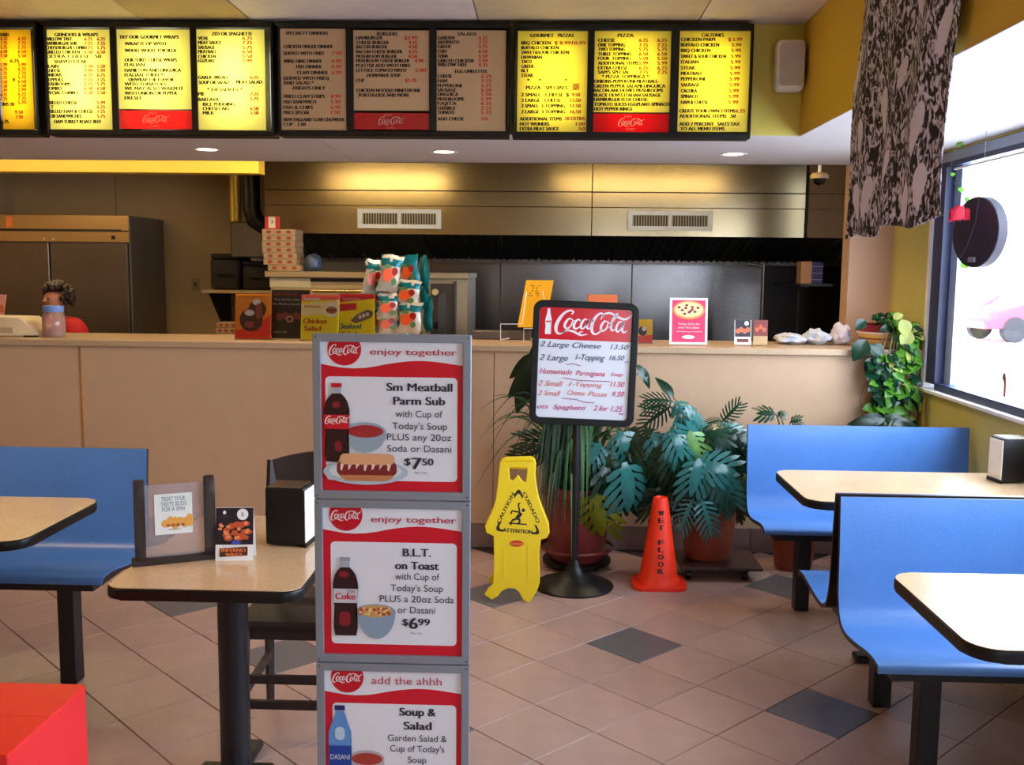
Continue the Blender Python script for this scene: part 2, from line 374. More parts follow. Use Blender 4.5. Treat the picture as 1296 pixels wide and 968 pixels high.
# ceiling: suspended panels
CEI = struct('ceiling', bx(XL-0.1, XW+0.15, YREAR-0.15, YB+0.3, ZCEIL+0.006, ZCEIL+0.1), mat('ceiling_grid_grey', (120, 110, 104), 0.7), 'suspended ceiling of pale panels')
cw = 0.55; cmats = [mat('ceiling_panel_pale', (226, 216, 214), 0.8, bump=0.1, bscale=120), mat('ceiling_panel_brown', (170, 148, 118), 0.8, bump=0.1, bscale=120), mat('ceiling_panel_cream', (206, 190, 160), 0.8, bump=0.1, bscale=120)]  # pale, brown and cream panel tints, varied from strip to strip
xs = [(-4.75, -3.65), (-3.65, -2.55), (-2.55, -1.98), (-1.98, -1.45), (-1.45, -0.345), (-0.345, 0.71), (0.71, XB)]
for j in range(8):
    for i, (x0, x1) in enumerate(xs):
        y1 = YB - j*1.0; y0 = max(y1 - 1.0, YREAR)
        if i == 3: mi = 1
        elif i == 5 or i <= 2: mi = 2
        else: mi = 0
        if j % 3 == 2 and i in (1, 4): continue
        bx(x0+0.004, x1-0.004, y0+0.004, y1-0.004, ZCEIL, ZCEIL+0.012).build('ceiling_panel', cmats[mi], CEI)
# unseen ceiling light panels added over the dining room to warm the left side
for k, (xa, ya) in enumerate(((-3.1, YB-2.5), (-0.9, YB-2.5), (-3.1, YB-5.5), (-0.9, YB-5.5))):
    t = thing('unseen_ceiling_light', (xa, ya, ZCEIL), 'unseen ceiling light panel added for warm light, %s' % ('near left', 'near middle', 'rear left', 'rear middle')[k], 'light', 'added ceiling light panels')
    mb = MB(); mb.box(-0.54, 0.54, -0.49, 0.49, 0.0, 0.01); mb.build('diffuser', WHITE, t)
    area('warm_fill_lamp', (xa, ya, ZCEIL-0.02), (0, 0, 0), 1.0, 0.9, 30 if xa < -2 else 4, (1.0, 0.66, 0.38))
# bulkheads
struct('trim_1', bx(XL, XB, YB, 6.40, ZSOF+0.004, ZCEIL+0.1), YELF, 'mustard bulkhead over the counter')
struct('trim_2', bx(XB, XW, YREAR, 6.40, ZSOF+0.004, ZCEIL+0.1), YEL, 'mustard bulkhead above the booths on the window side')
mb = MB(); cuts = [(262, 189), (562, 192), (928, 195)]
CANS = [atz(px, py, ZSOF) for px, py in cuts]
mb.box(XL, XW, YREAR, YB, ZSOF, ZSOF+0.004) if False else None
mb.box(XL, XW, YB, 6.40, ZSOF, ZSOF+0.0035); mb.box(XB, XW, YREAR, YB, ZSOF, ZSOF+0.0035)
struct('trim_3', mb, SOFW, 'pale underside of the bulkhead')
mb = MB(); mb.box(-1.2, -1.197, YB, 6.4, ZSOF-0.0006, ZSOF+0.002)
mb.build('soffit_joint', mat('joint_grey', (150, 140, 140), 0.6), bpy.data.objects['trim_3'])
# pillar and kitchen shell
struct('wall_side', bx(1.885, XW, 6.38, 6.53, 0, 2.47), PINKW, 'pinkish tan wall end at the right of the kitchen opening')
struct('trim_4', MB().box(XL, 2.45, 6.40, YK+0.1, 2.47, 2.6).box(2.45, 2.9, 7.6, YK+0.1, 2.47, 2.6), mat('kitchen_ceiling_paint', (150, 120, 86), 0.7), 'kitchen ceiling')
struct('trim_5', MB().box(2.35, 2.45, 6.53, 7.6, 0, 2.47).box(2.35, 2.9, 7.6, 7.65, 0, 2.47).box(2.75, 2.9, 7.65, YK, 0, 2.47), KITW, 'kitchen side wall')
struct('trim_6', bx(XL, -1.97, 6.9, 7.05, 2.27, 2.468), mat('bright_yellow_paint', (238, 196, 76), 0.5, var=0.02), 'yellow beam above the fridge side of the kitchen')
# stainless lining of the back wall
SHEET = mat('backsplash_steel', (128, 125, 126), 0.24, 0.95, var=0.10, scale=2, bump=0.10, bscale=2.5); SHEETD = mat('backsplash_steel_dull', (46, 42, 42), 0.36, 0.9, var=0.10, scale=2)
lin_ = thing('wall_lining', (0, YK-0.012, 0), 'row of stainless steel sheets behind the cooking line', 'wall panel', kind='structure')
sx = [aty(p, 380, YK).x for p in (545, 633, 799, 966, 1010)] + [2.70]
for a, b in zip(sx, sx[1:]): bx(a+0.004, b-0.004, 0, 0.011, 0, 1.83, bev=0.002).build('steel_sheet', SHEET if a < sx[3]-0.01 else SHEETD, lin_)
# baseboard on the counter front and right wall
BBM = mat('brown_base_tile', (128, 104, 98), 0.4, var=0.1)
bb = thing('baseboard_counter', (0, YC, 0), 'row of brownish base tiles along the foot of the counter', 'baseboard', kind='structure')
x = XL+0.02; mbt = MB().box(0.002, T-0.002, -0.010, 0.0, 0, 0.145, bev=0.002); b0 = mbt.build('base_tile', BBM, bb)
b0.location = (x, 0, 0)
while x + 2*T < XW:
    x += T; c = b0.copy(); COL.objects.link(c); c.location = (x, 0, 0)
struct('baseboard_right', bx(XW-0.012, XW, YREAR, YC-0.02, 0, 0.145), BBM)

# counter
ct = thing('counter', (0, YC, 0), 'long beige laminate service counter running the width of the room', 'counter')
jx = aty(103, 500, YC).x
for a, b in ((XL+0.01, jx), (jx, jx+2.44), (jx+2.44, XW-0.004)): bx(a+0.002, b-0.002, 0.0, 0.03, 0.0, 1.165, bev=0.002).build('front_panel', BEIGE, ct)
bx(XL+0.01, XW-0.004, 0.03, 0.5, 0.0, 1.16).build('body', DARK, ct)
bx(jx-0.006, jx+0.006, -0.003, 0.002, 0.146, 1.163).build('joint_strip', wood('oak_strip', (190, 130, 70), (160, 104, 54)), ct)
bx(XL+0.008, XW-0.004, -0.04, 0.55, 1.168, 1.205, bev=0.004, seg=2).build('worktop', CTOP, ct)
ZC = 1.2055

# window in the right wall
NAVY = mat('dark_navy_frame', (38, 44, 84), 0.4); LBL = mat('pale_aluminium_frame', (170, 190, 225), 0.35, 0.3)
wn = thing('window_1', (XW, 0, 0), 'big bright shop window along the booths', 'window', kind='structure')
bx(-0.012, 0.15, WY1-0.02, WY1+0.02, WZ0, WZ1).build('jamb_trim', WHITEP, wn)
bx(0.0, 0.10, WY1-0.15, WY1-0.02, WZ0+0.03, WZ1).build('jamb_frame', NAVY, wn)
bx(0.05, 0.09, WY1-0.24, WY1-0.15, WZ0+0.03, WZ1).build('sash_stile', LBL, wn)
bx(-0.035, 0.15, WY0, WY1, WZ0-0.02, WZ0, bev=0.003).build('sill', WHITEP, wn)
bx(0.0, 0.10, WY0, WY1-0.15, WZ0, WZ0+0.04).build('bottom_rail', NAVY, wn)
bx(-0.005, 0.06, WY0, WY1, WZ1-0.05, WZ1).build('top_rail', ALU, wn)
bx(0.0, 0.10, WY0, WY1-0.15, WZ1-0.075, WZ1-0.05).build('head_frame', NAVY, wn)
bx(-0.02, -0.012, WY0, WY1-0.3, WZ1-0.105, WZ1-0.095).build('curtain_rod', WHITE, wn)
for yy in (2.95,): bx(0.0, 0.10, yy-0.03, yy+0.03, WZ0, WZ1-0.05).build('mullion', NAVY, wn)
GLS = clear('window_glass', (252, 253, 255), haze=0.0, gloss=0.012)
for a, b in ((WY0, 2.92), (2.98, WY1-0.22)): bx(0.066, 0.072, a, b, WZ0+0.05, WZ1-0.075).build('pane', GLS, wn)
w2 = thing('window_2', (0, YREAR, 0), 'street windows behind the viewer', 'window', kind='structure')
for a, b in ((0.9, 1.6),):
    bx(a, b, -0.08, -0.074, 0.4, 2.3).build('pane', GLS, w2)
for a in (0.9, 1.55): bx(a, a+0.05, -0.12, -0.02, 0.4, 2.3).build('mullion', NAVY, w2)
# outside: paving and building
struct('trim_7', bx(XW+0.15, 70, -60, 90, -0.25, -0.15), mat('pale_paving', (214, 212, 210), 0.8, var=0.04), 'pale parking lot outside')
struct('trim_8', bx(-60, XW+0.15, -60, YREAR-0.15, -0.25, -0.15), mat('pale_paving', (214, 212, 210), 0.8))
# red car outside
cp = Vector((13.3, 27.2, -0.15))
car = thing('car', cp, 'glare-paled red car parked outside, seen through the window', 'car', rz=math.radians(8))
RED = mat('glare_paled_red_car_paint', (214, 48, 76), 0.3, coat=0.5)  # overexposure and window haze put into the paint as a pinkish tint
prof = [(-2.2, 0.35), (-2.25, 0.62), (-2.05, 0.82), (-1.2, 0.92), (-0.55, 1.36), (0.75, 1.40), (1.5, 0.98), (2.15, 0.90), (2.25, 0.6), (2.2, 0.35)]
MB().prism(prof, 1.7, lambda u, v, w: (u, w-0.85, v), bev=0.06).build('body', RED, car, smooth=True)
for sy in (-0.86, 0.84): MB().prism([(-1.05, 0.93), (-0.5, 1.29), (0.68, 1.32), (1.25, 0.98)], 0.02, lambda u, v, w: (u, w+sy, v)).build('side_window', mat('car_glass', (190, 205, 220), 0.1), car)
for sx_ in (-1.4, 1.4):
    for sy in (-0.87, 0.67): MB().lathe([(0.2, -0.01), (0.33, 0), (0.33, 0.2), (0.2, 0.21)], n=20, M=Matrix.Translation((sx_, sy, 0.33)) @ Matrix.Rotation(-PI/2, 4, 'X')).build('wheel', mat('tyre', (40, 38, 42), 0.7), car)
bx(-2.3, -2.2, -0.8, 0.8, 0.38, 0.52, bev=0.02).build('bumper', WHITE, car)

# ================================================================== MENU BOARDS
YM = 4.975     # front face of the boards
def mp(px, py): p = aty(px, py, YM); return p.x, p.z
YL = backlit('lit_yellow_acrylic', (255, 248, 165)); YO = backlit('lit_amber_acrylic', (250, 216, 62)); YC_ = backlit('lit_lemon_acrylic', (250, 236, 110))
TAN = mat('unlit_cream_acrylic', (190, 158, 122), 0.25, var=0.03)
REDL = backlit('lit_red_acrylic', (236, 20, 24)); REDU = mat('unlit_red_acrylic', (170, 14, 24), 0.25)
INK = paint((34, 22, 10)); INKR = paint((196, 60, 20)); LOGOW = backlit('lit_white_acrylic', (250, 240, 190))
def col(x0, x1, ys, vals): return [(v, x0, x1, y) for v, y in zip(vals, ys)]
def rows(x0, lst, cw=2.75):  # (y, text[, x1])
    return [(r[1], r[2] if len(r) > 3 else x0, (r[3] if len(r) > 3 else (r[2] if len(r) > 2 else x0 + cw*len(r[1]))), r[0]) for r in lst]
PR = ['6.25', '5.99', '5.50', '6.50', '5.75', '7.25']
def prices(x0, x1, ys): return [(PR[i*5 % 6], x0, x1, y) for i, y in enumerate(ys)]
boards = [
 ('L', (-70, 52, 27, 171), [((-64, -6, 38, 163), None, YO, [], []), ((0, 42, 39, 163), None, YO,
   [('BOARD', -2, 11, 46), ('6.25', 13, 24, 79), ('8', 16, 19, 103), ('ONS 20', 0, 18, 134), ('6.25', 2, 11, 156)],
   prices(1, 9, [51+5.4*i for i in range(5)] + [84+5.4*i for i in range(9)]) + prices(23, 33, [51+5.4*i for i in range(5)] + [84+5.3*i for i in range(10)]) + [('9.50', 19, 29, 144), ('7.50', 20, 29, 150)])], 'glowing amber, cut off at the left picture edge'),
 ('A', (54, 348, 27, 172), [
  ((57, 141, 39, 163), None, YL, [('GRINDERS & WRAPS', 69, 124, 46)] + rows(58, [(51.5, 'WILLOW TREE', 91), (57, 'HAMBURGER SUB', 97), (62.5, 'CHEESEBURGER COMBO', 110), (68, 'GRILLED CHICKEN', 101), (73.5, 'EXTRA CHEESE  .50', 128), (80, 'SHAVED STEAK', 69, 110), (86, 'PLAIN', 74), (91.5, 'CHEESE', 77), (97, 'ONIONS', 78), (103, 'PEPPERS', 80), (108.5, 'MUSHROOMS', 89), (114, 'COMBO', 78), (119.5, 'SPECIAL COMBO', 98), (132, 'GRILLED CHEESE', 98), (137.5, 'BLT', 68), (143, 'GRILLED HAM & CHEESE', 118), (149, 'CLUB SANDWICHES', 103), (156, 'HAM TURKEY ROAST BEEF', 69, 128)]) , prices(107, 117, [51.5, 57, 62.5, 68, 86, 91.5, 97, 103, 108.5, 114, 119.5]) + prices(123, 133, [51.5, 57, 62.5, 68, 86, 91.5, 97, 103, 108.5, 114, 119.5, 132, 137.5, 143, 149])),
  ((149, 242, 39, 138), (151, 244, 140, 162), YL, rows(158, [(49, 'TRY OUR GOURMET WRAPS', 151, 226), (57.5, 'WRAP IT UP WITH', 210), (66, 'WHOLE WHEAT TORTILLA', 223), (78, 'OUR THREE CHEESE WRAPS', 224), (84, 'ITALIAN', 183), (91, 'HAMILTON AND LINGUICA', 229), (97, 'ITALIAN TURKEY', 207), (103, 'UNWRAP THE FLAVOR', 163, 220), (108.5, 'WITH TOMATOES', 210), (114, 'WE MAY ALSO WARM IT', 232), (120, 'WITH ONION OR PEPPER', 224), (126, 'FRESH', 178)]), []),
  ((250, 335, 39, 163), None, YL, [('ZITI OR SPAGHETTI', 268, 318, 45)] + rows(251, [(50.5, 'VEAL', 264), (56, 'MEAT SAUCE', 280), (62, 'SAUSAGE', 272), (67.5, 'MEATBALL', 274), (73.5, 'CHICKEN', 273), (79, 'EGGPLANT', 272), (100, 'GARLIC BREAD', 288), (106.5, 'SOUP OR SALAD', 252, 290), (106, 'MEAT SALAD', 299, 332), (115.5, '* DESSERTS *', 262, 307), (121, 'PIE', 259), (128, 'BAKLAVA', 277), (134, 'RICE PUDDING', 257, 297), (139.5, 'CHEESECAKE', 257, 291), (145, 'MILK', 257, 271)]), prices(307, 319, [50.5, 56, 62, 67.5, 73.5, 79]) + prices(317, 327, [100, 121, 127, 139.5, 145]))], 'brightest yellow with red strip, left of the unlit one'),
 ('B', (350, 645, 28, 173), [
  ((354, 438, 38, 163), None, TAN, [('SPECIALTY DINNERS', 362, 415, 44)] + rows(359, [(61, 'CHICKEN FINGER DINNER', 421), (69.5, 'SERVED WITH FRIES', 410), (79.5, 'WING DING DINNER', 407), (86.5, 'FISH DINNER', 375, 407), (94, 'CLAM DINNER', 376, 415), (101, '(SERVED WITH FRIES)', 416), (107, 'AND SALAD *', 397), (113.5, '-FRIDAYS ONLY-', 369, 413), (124, 'FRIED CLAM STRIPS', 411), (131, 'FISH SANDWICH', 400), (138, 'FISH & CHIPS', 396), (144.5, 'PRICE SPECIAL', 392), (153.5, 'NEW ENGLAND CLAM CHOWDER', 436), (159.5, 'CUP - 2.00', 387)]), [('7.99', 420, 432, 69.5), ('6.99', 420, 432, 79.5), ('6.99', 420, 432, 86.5), ('6.99', 420, 432, 94), ('8.99', 419, 431, 124), ('5.99', 419, 431, 131), ('6.99', 419, 431, 138), ('7.50', 418, 430, 144.5)]),
  ((448, 543, 40, 140), (448, 543, 143, 163), TAN, [('BURGERS', 477, 503, 45)] + rows(451, [(50, 'HAMBURGER', 484), (56, 'CHEESE BURGER', 492), (61.5, 'BACON BURGER', 490), (67.5, 'BACON CHEESE BURGER', 509), (73.5, 'MUSHROOM BURGER', 502), (79, 'MUSHROOM CHEESE BURGER', 518), (85, 'PLATTER ADD WITH FRIES', 519), (91, 'LETTUCE TOMATO MAYO', 514), (97.5, '-HOMEMADE SOUP-', 463, 508), (104, 'CUP', 461), (116.5, 'CHICKEN NOODLE MINESTRONE', 532), (122.5, 'PORTUGUESE AND MORE', 454, 518)]), [('$3.99', 512, 528, 50), ('4.25', 517, 528, 56), ('4.50', 517, 528, 61.5), ('4.75', 517, 528, 67.5), ('4.50', 517, 528, 73.5), ('4.90', 525, 536, 79), ('2.00', 526, 539, 91), ('$2.75', 513, 527, 104)]),
  ((553, 638, 40, 165), None, TAN, [('SALADS', 579, 603, 45)] + rows(554, [(50, 'GARDEN', 575), (55.5, 'ANTIPASTO', 581), (61, 'GREEK', 571), (67, 'CHEF', 566), (73, 'TUNA', 567), (79, 'GRILLED CHICKEN', 599), (84, 'WILLOW TREE', 591), (92.5, 'EGG OMELETTES', 576, 616), (98.5, 'CHEESE', 572), (104.5, 'HAM', 566), (110.5, 'PEPPERONI', 584), (116, 'SAUSAGE', 577), (121.5, 'LINGUICA', 580), (127.5, 'MUSHROOMS', 587), (133, 'FAJITA', 578), (139, 'CHOURICO', 576), (144.5, 'TOMATO', 575), (152.5, 'ADD CHEESE', 587)]), prices(606, 617, [50, 55.5, 61, 67, 73, 79, 84]) + prices(609, 622, [98.5, 104.5, 110.5, 116, 121.5, 127.5, 133, 139, 144.5]) + [('.50', 607, 617, 152.5)])], 'unlit and tan with a dark red strip, in the middle'),
 ('C', (649, 950, 30, 175), [
  ((657, 743, 41, 166), None, YC_, [('GOURMET   PIZZAS', 671, 726, 47)] + rows(660, [(56.5, 'BBQ CHICKEN', 697), (62.5, 'BUFFALO CHICKEN', 707), (68.5, 'SWEET&SOUR CHICKEN', 720), (74.5, 'HAWAIIAN', 686), (80, 'TACO', 673), (86, 'GREEK', 676), (91.5, 'BLT', 669), (97.5, 'STEAK', 675), (104, '*    *           *', 667, 718), (113, 'PIZZA   SPECIALS', 666, 718), (122, '2 SMALL   CHEESE  $', 720), (129, '2 LARGE   CHEESE', 710), (136, '2 SMALL  1 TOPPING', 715), (143.5, '2 LARGE  1 TOPPING', 715), (152.5, 'ADDITIONAL ITEMS', 658, 711), (159, 'HOT WEINERS', 658, 695), (165, 'EXTRA MEAT SAUCE', 658, 707)]), [('$ 8.99', 702, 722, 56.5), ('10.99', 724, 741, 56.5), ('9.50', 724, 734, 122), ('13.50', 722, 735, 129), ('11.50', 722, 735, 136), ('16.50', 722, 735, 143.5), ('.50 EXTRA', 714, 740, 152), ('1.00', 729, 740, 159), ('.50', 731, 740, 165), ('EVERY', 725, 733, 110), ('DAY', 725, 733, 114)]),
  ((752, 848, 41, 142), (750, 848, 144, 166), YC_, [('PIZZA', 782, 802, 47)] + rows(757, [(53, 'CHEESE', 778), (59, 'ONE TOPPING', 791), (64.5, 'TWO TOPPING', 791), (70.5, 'THREE TOPPING', 799), (76, 'FOUR  TOPPING', 798), (82, 'ADDITIONAL ITEMS', 808), (88, 'EXTRA CHEESE', 794), (93.5, "SAM'S SPECIAL", 797), (99, '* PIZZA TOPPINGS *', 762, 821), (105, 'ONIONS-PEPPERONI-MEATBALL-', 752, 834), (111, 'GREEN PEPPER-SALAMI-LINGUICA', 752, 842), (116.5, 'BACON-ANCHOVIES-MUSHROOMS', 752, 839), (122.5, 'BLACK OLIVES-ITALIAN SAUSAGE', 752, 836), (128, 'HAMBURGER-FETA CHEESE-', 752, 821), (134, 'TOMATO SLICES-EGGPLANT-SPINACH', 752, 847), (140, 'HOT PEPPER RINGS', 752, 800)]), prices(809, 820, [53, 59, 64.5, 70.5, 76, 82, 88, 93.5]) + prices(832, 844, [53, 59, 64.5, 70.5, 76, 82, 88, 93.5])),
  ((859, 945, 41, 165), None, YC_, [('CALZONES', 888, 916, 46.5)] + rows(862, [(52, 'CHICKEN PARM', 905), (59, 'BUFFALO CHICKEN', 910), (66, 'BBQ CHICKEN', 899), (73.5, 'SWEET & SOUR CHICKEN', 919), (80.5, 'ITALIAN', 884), (88, 'STEAK', 880), (95, 'MEATBALL', 889), (102, 'PEPPERONI', 892), (109.5, 'SAUSAGE', 885), (117, 'CACOILA', 882), (124, 'SPINACH', 883), (131.5, 'HAM & CHEESE', 896), (142.5, 'CREATE YOUR OWN 2-ITEMS', 860, 930), (149, 'ADDITIONAL ITEMS  .50', 860, 931), (159, 'ADD 7 PERCENT   SALES TAX', 860, 936), (165, 'TO ALL MENU ITEMS', 861, 917)]), [('$ 5.99', 922, 939, 52)] + [('5.99', 926-i*0.4, 938-i*0.4, y) for i, y in enumerate((59, 66, 73.5, 80.5, 88, 95, 102, 109.5, 117, 124, 131.5))] + [('6.25', 931, 943, 142.5)])], 'glowing lemon yellow, nearest the white speaker'),
]
POW = {'L': 2.2, 'A': 9.0, 'C': 2.6}
for key, (bx0, bx1, by0, by1), panels, desc in boards:
    X0, Z1 = mp((bx0), (by0+0.0)); X1, Z0 = mp(bx1, by1); Z1 = mp((bx0+bx1)/2, by0)[1]; Z0 = mp((bx0+bx1)/2, by1)[1]
    xc = (X0+X1)/2
    t = thing('menu_board', (xc, YM, Z0), 'black framed menu board, %s' % desc, 'menu board')
    H = Z1-Z0; hw = (X1-X0)/2 - 0.003
    mb = MB(); mb.box(-hw, hw, 0.088, YB-YM-0.002, 0, H); mb.box(-hw, hw, -0.012, 0.09, 0, 0.028, bev=0.005, seg=2); mb.box(-hw, hw, -0.012, 0.09, H-0.030, H, bev=0.005, seg=2)
    mb.box(-hw, -hw+0.014, -0.012, 0.09, 0.02, H-0.02, bev=0.004); mb.box(hw-0.014, hw, -0.012, 0.09, 0.02, H-0.02, bev=0.004)
    for pa, pb in zip(panels, panels[1:]):
        a = mp(pa[0][1], 100)[0]-xc; b = mp(pb[0][0], 100)[0]-xc; mb.box(a+0.001, b-0.001, -0.008, 0.09, 0.02, H-0.02)
    mb.build('frame', BLACK, t)
    for (a, b, c, d), strip, m, blk, red in panels:
        xa, zt = mp(a, c); xb, zb = mp(b, d); zt = mp((a+b)/2, c)[1]; zb = mp((a+b)/2, d)[1]
        fn = lambda u, v, k=0.0008: (lambda p: (p.x-xc, -k, p.z-Z0))(aty(u, -v, YM))
        pn = bx(xa-xc-0.006, xb-xc+0.006, 0.0, 0.003, zb-Z0-(0.006 if not strip else 0), zt-Z0+0.006).build('letter_panel', m, t)
        if m != TAN:
            for part in ((xa, xb, zb, zt, 1),) + (((xa, xb, Z0+0.03, zb-0.01, 0.35),) if strip else ()):
                area('board_tube', ((part[0]+part[1])/2, YM+0.075, (part[2]+part[3])/2), (-PI/2, 0, 0), (part[1]-part[0])*0.55, (part[3]-part[2])*0.72, POW[key]*(part[3]-part[2])/0.48*(0.75 if part[4] < 1 else 1), (1, 0.97, 0.86))
        ar = Art(fn, pn, 0.0006, 0.0002)
        if blk: ar.text('lettering', [(s, q0, q1, -y, 4.4) for s, q0, q1, y in blk], None, 2, 0.035, m=INK)
        if red: ar.text('price_lettering', [(s, q0, q1, -y, 4.4) for s, q0, q1, y in red], None, 2, 0.03, m=INKR)
        if strip:
            a, b, c, d = strip; p0, p1 = aty(a, c, YM), aty(b, d, YM); zt2 = aty((a+b)/2, c, YM).z; zb2 = aty((a+b)/2, d, YM).z
            sp = bx(p0.x-xc, p1.x-xc, -0.001, 0.003, zb2-Z0-0.004, zt2-Z0).build('red_strip', REDU if m == TAN else REDL, t)
            ar = Art(fn, sp, 0.0018, 0.0002); cx = (a+b)/2; cy = -(c+d)/2
            ar.logo('script_logo', [(cx-16.5, cx+16.5, cy)], None, 1.25, m=paint((196, 130, 120)) if m == TAN else LOGOW)
            ar.text('small_lettering', [('ENJOY', cx-9, cx+1, cy+6.5, 2.0), ('CLASSIC', cx-7, cx+4, cy-9.5, 2.0)], None, 2, m=paint((196, 120, 110)) if m == TAN else LOGOW)

# downlights
for i, p in enumerate(CANS):
    t = thing('downlight', (p.x, p.y, ZSOF), 'round recessed downlight in the soffit %s' % ('below the brightest menu board', 'below the unlit menu board', 'below the rightmost menu board')[i], 'light', 'recessed downlights')
    MB().lathe([(0.055, -0.0015), (0.078, -0.004), (0.080, -0.001), (0.055, 0.0)], n=28, cap=False).build('trim_ring', WHITEP, t, smooth=True)
    MB().lathe([(0.0005, -0.002), (0.056, -0.002)], n=28, cap=False).build('lens', emis('lamp_glow', (255, 244, 214), 9), t)
    sd = bpy.data.lights.new('downlight_lamp', 'SPOT'); sd.energy = 42; sd.color = (1, 0.74, 0.45); sd.spot_size = 2.4; sd.spot_blend = 0.6; sd.shadow_soft_size = 0.05
    so = bpy.data.objects.new('downlight_lamp', sd); COL.objects.link(so); so.location = (p.x, p.y, ZSOF-0.02)
# kitchen tubes hidden above the soffit edge; one added to brighten the fridge
for i, (xx, yy, ww, pw) in enumerate(((-2.95, 6.56, 2.2, 9), (-1.45, 6.56, 1.0, 10), (0.85, 6.56, 1.5, 9), (-3.9, 7.5, 1.2, 22), (-1.6, 8.5, 0.6, 3))):
    t = thing('tube_light', (xx, yy, 2.47), 'kitchen strip light hidden by the bulkhead, %s' % ('lighting the yellow beam', 'above the left hood grille', 'above the right hood grille', 'added to brighten the fridge', 'by the black pipe')[i], 'light', 'kitchen strip lights')
    bx(-ww/2, ww/2, -0.04, 0.04, -0.03, -0.001).build('housing', WHITE, t)
    area('tube_lamp', (xx, yy, 2.43), (math.radians(35) if yy < 6.8 else 0, 0, 0), ww, 0.05, pw, (1, 0.77, 0.36))
# speaker on the bulkhead
p = aty(999, 84, YB-0.08)
t = thing('wall_speaker', (p.x, YB, p.z), 'white rounded wall speaker on the mustard bulkhead right of the menu boards', 'speaker')
hw, hh = 0.068, 0.118
bx(-hw, hw, -0.13, -0.03, -hh, hh, bev=0.025, seg=4).build('cabinet', WHITE, t, smooth=True)
MB().prism(rrect(-hw+0.01, hw-0.01, -hh+0.02, hh-0.02, 0.02), 0.004, lambda u, v, w: (u, -0.131-w, v)).build('grille', mat('speaker_grille', (200, 196, 196), 0.6, bump=0.4, bscale=400), t)
bx(-0.02, 0.02, -0.03, -0.001, -0.05, 0.05).build('bracket', BLACK, t)
# hanging halloween cloth in the plane of the side bulkhead
def cloth(u, v):   # u 0 far .. 1 near, v 0 bottom .. 1 top
    yf = 4.10 - 0.05*v - 0.02*math.sin(v*9); yn = 3.17 - 0.16*v**1.3 + 0.03*math.sin(v*7)
    y = yf*(1-u) + yn*u
    x = 1.195 + 0.012*math.sin(u*21 + v*2) * (1 - 0.4*v) + 0.008*math.sin(u*9 - v*5)
    z = 1.775 + 0.035*u + 0.012*math.sin(u*14)*(1-v) + v*(2.825-1.79)
    return (x, y, z)
fm = mat('black_and_white_printed_cloth', (40, 36, 44), 0.8, var=0.0); N = fm.node_tree.nodes; Lk = fm.node_tree.links
tc = [n for n in N if n.type == 'TEX_COORD'][0]; mpn = N.new('ShaderNodeMapping'); mpn.inputs['Scale'].default_value = (1, 1.4, 0.95); Lk.new(tc.outputs['Object'], mpn.inputs[0])
nz = N.new('ShaderNodeTexNoise'); nz.inputs['Scale'].default_value = 24; nz.inputs['Detail'].default_value = 3; nz.inputs['Distortion'].default_value = 1.6; Lk.new(mpn.outputs[0], nz.inputs[0])
rr = N.new('ShaderNodeValToRGB'); e = rr.color_ramp.elements; e[0].position = 0.47; e[0].color = (*lin((30, 26, 34)), 1); e[1].position = 0.60; e[1].color = (*lin((214, 212, 244)), 1)
Lk.new(nz.outputs['Fac'], rr.inputs[0]); Lk.new(rr.outputs[0], N['Principled BSDF'].inputs['Base Color'])
ch = thing('halloween_cloth', (0, 0, 0), 'black cloth printed with white ghosts and bones hanging from the bulkhead by the window', 'cloth')
mb = MB(); mb.grid(cloth, 60, 60); o = mb.build('cloth_sheet', fm, ch, smooth=True); sm = o.modifiers.new('t', 'SOLIDIFY'); sm.thickness = 0.003
GW = mat('ghost_white_print', (222, 220, 248), 0.8)
def ghost(u0, v0, s, lean):
    mb = MB(); P = []
    for k in range(22):
        a = 2*PI*k/22; w = math.sin(a); hgt = math.cos(a)
        du = w*(0.055 if hgt > 0 else 0.045); dv = hgt*0.085 + (0.012*math.sin(6*w*3) if hgt < -0.5 else 0)
        P.append((u0 + (du + lean*dv)*s, v0 + dv*s))
    def off(u, v): p = cloth(u, v); return (p[0]-0.004, p[1], p[2])
    c = mb.bm.verts.new(off(u0, v0)); mid = [mb.bm.verts.new(off(u0 + (q[0]-u0)*0.5, v0 + (q[1]-v0)*0.5)) for q in P]; out = [mb.bm.verts.new(off(*q)) for q in P]
    for k in range(22):
        j = (k+1) % 22; mb.bm.faces.new((c, mid[k], mid[j])); mb.bm.faces.new((mid[k], out[k], out[j], mid[j]))
    return mb.build('ghost_print', GW, ch, smooth=True, fix=False)
for g in ((0.38, 0.42, 1.0, -0.25), (0.06, 0.62, 1.0, 0.5), (0.62, 0.74, 1.15, -0.5), (0.80, 0.30, 0.9, 0.3), (0.85, 0.12, 0.8, 0.1), (0.09, 0.12, 0.9, -0.35), (0.24, 0.14, 0.85, 0.3), (0.50, 0.20, 0.7, 0.4), (0.9, 0.55, 0.8, 0.2), (0.55, 0.5, 0.6, 0.2), (0.3, 0.85, 0.8, 0.3), (0.75, 0.9, 0.8, -0.2), (0.16, 0.36, 0.7, 0.2), (0.7, 0.08, 0.8, 0.35)): ghost(*g)
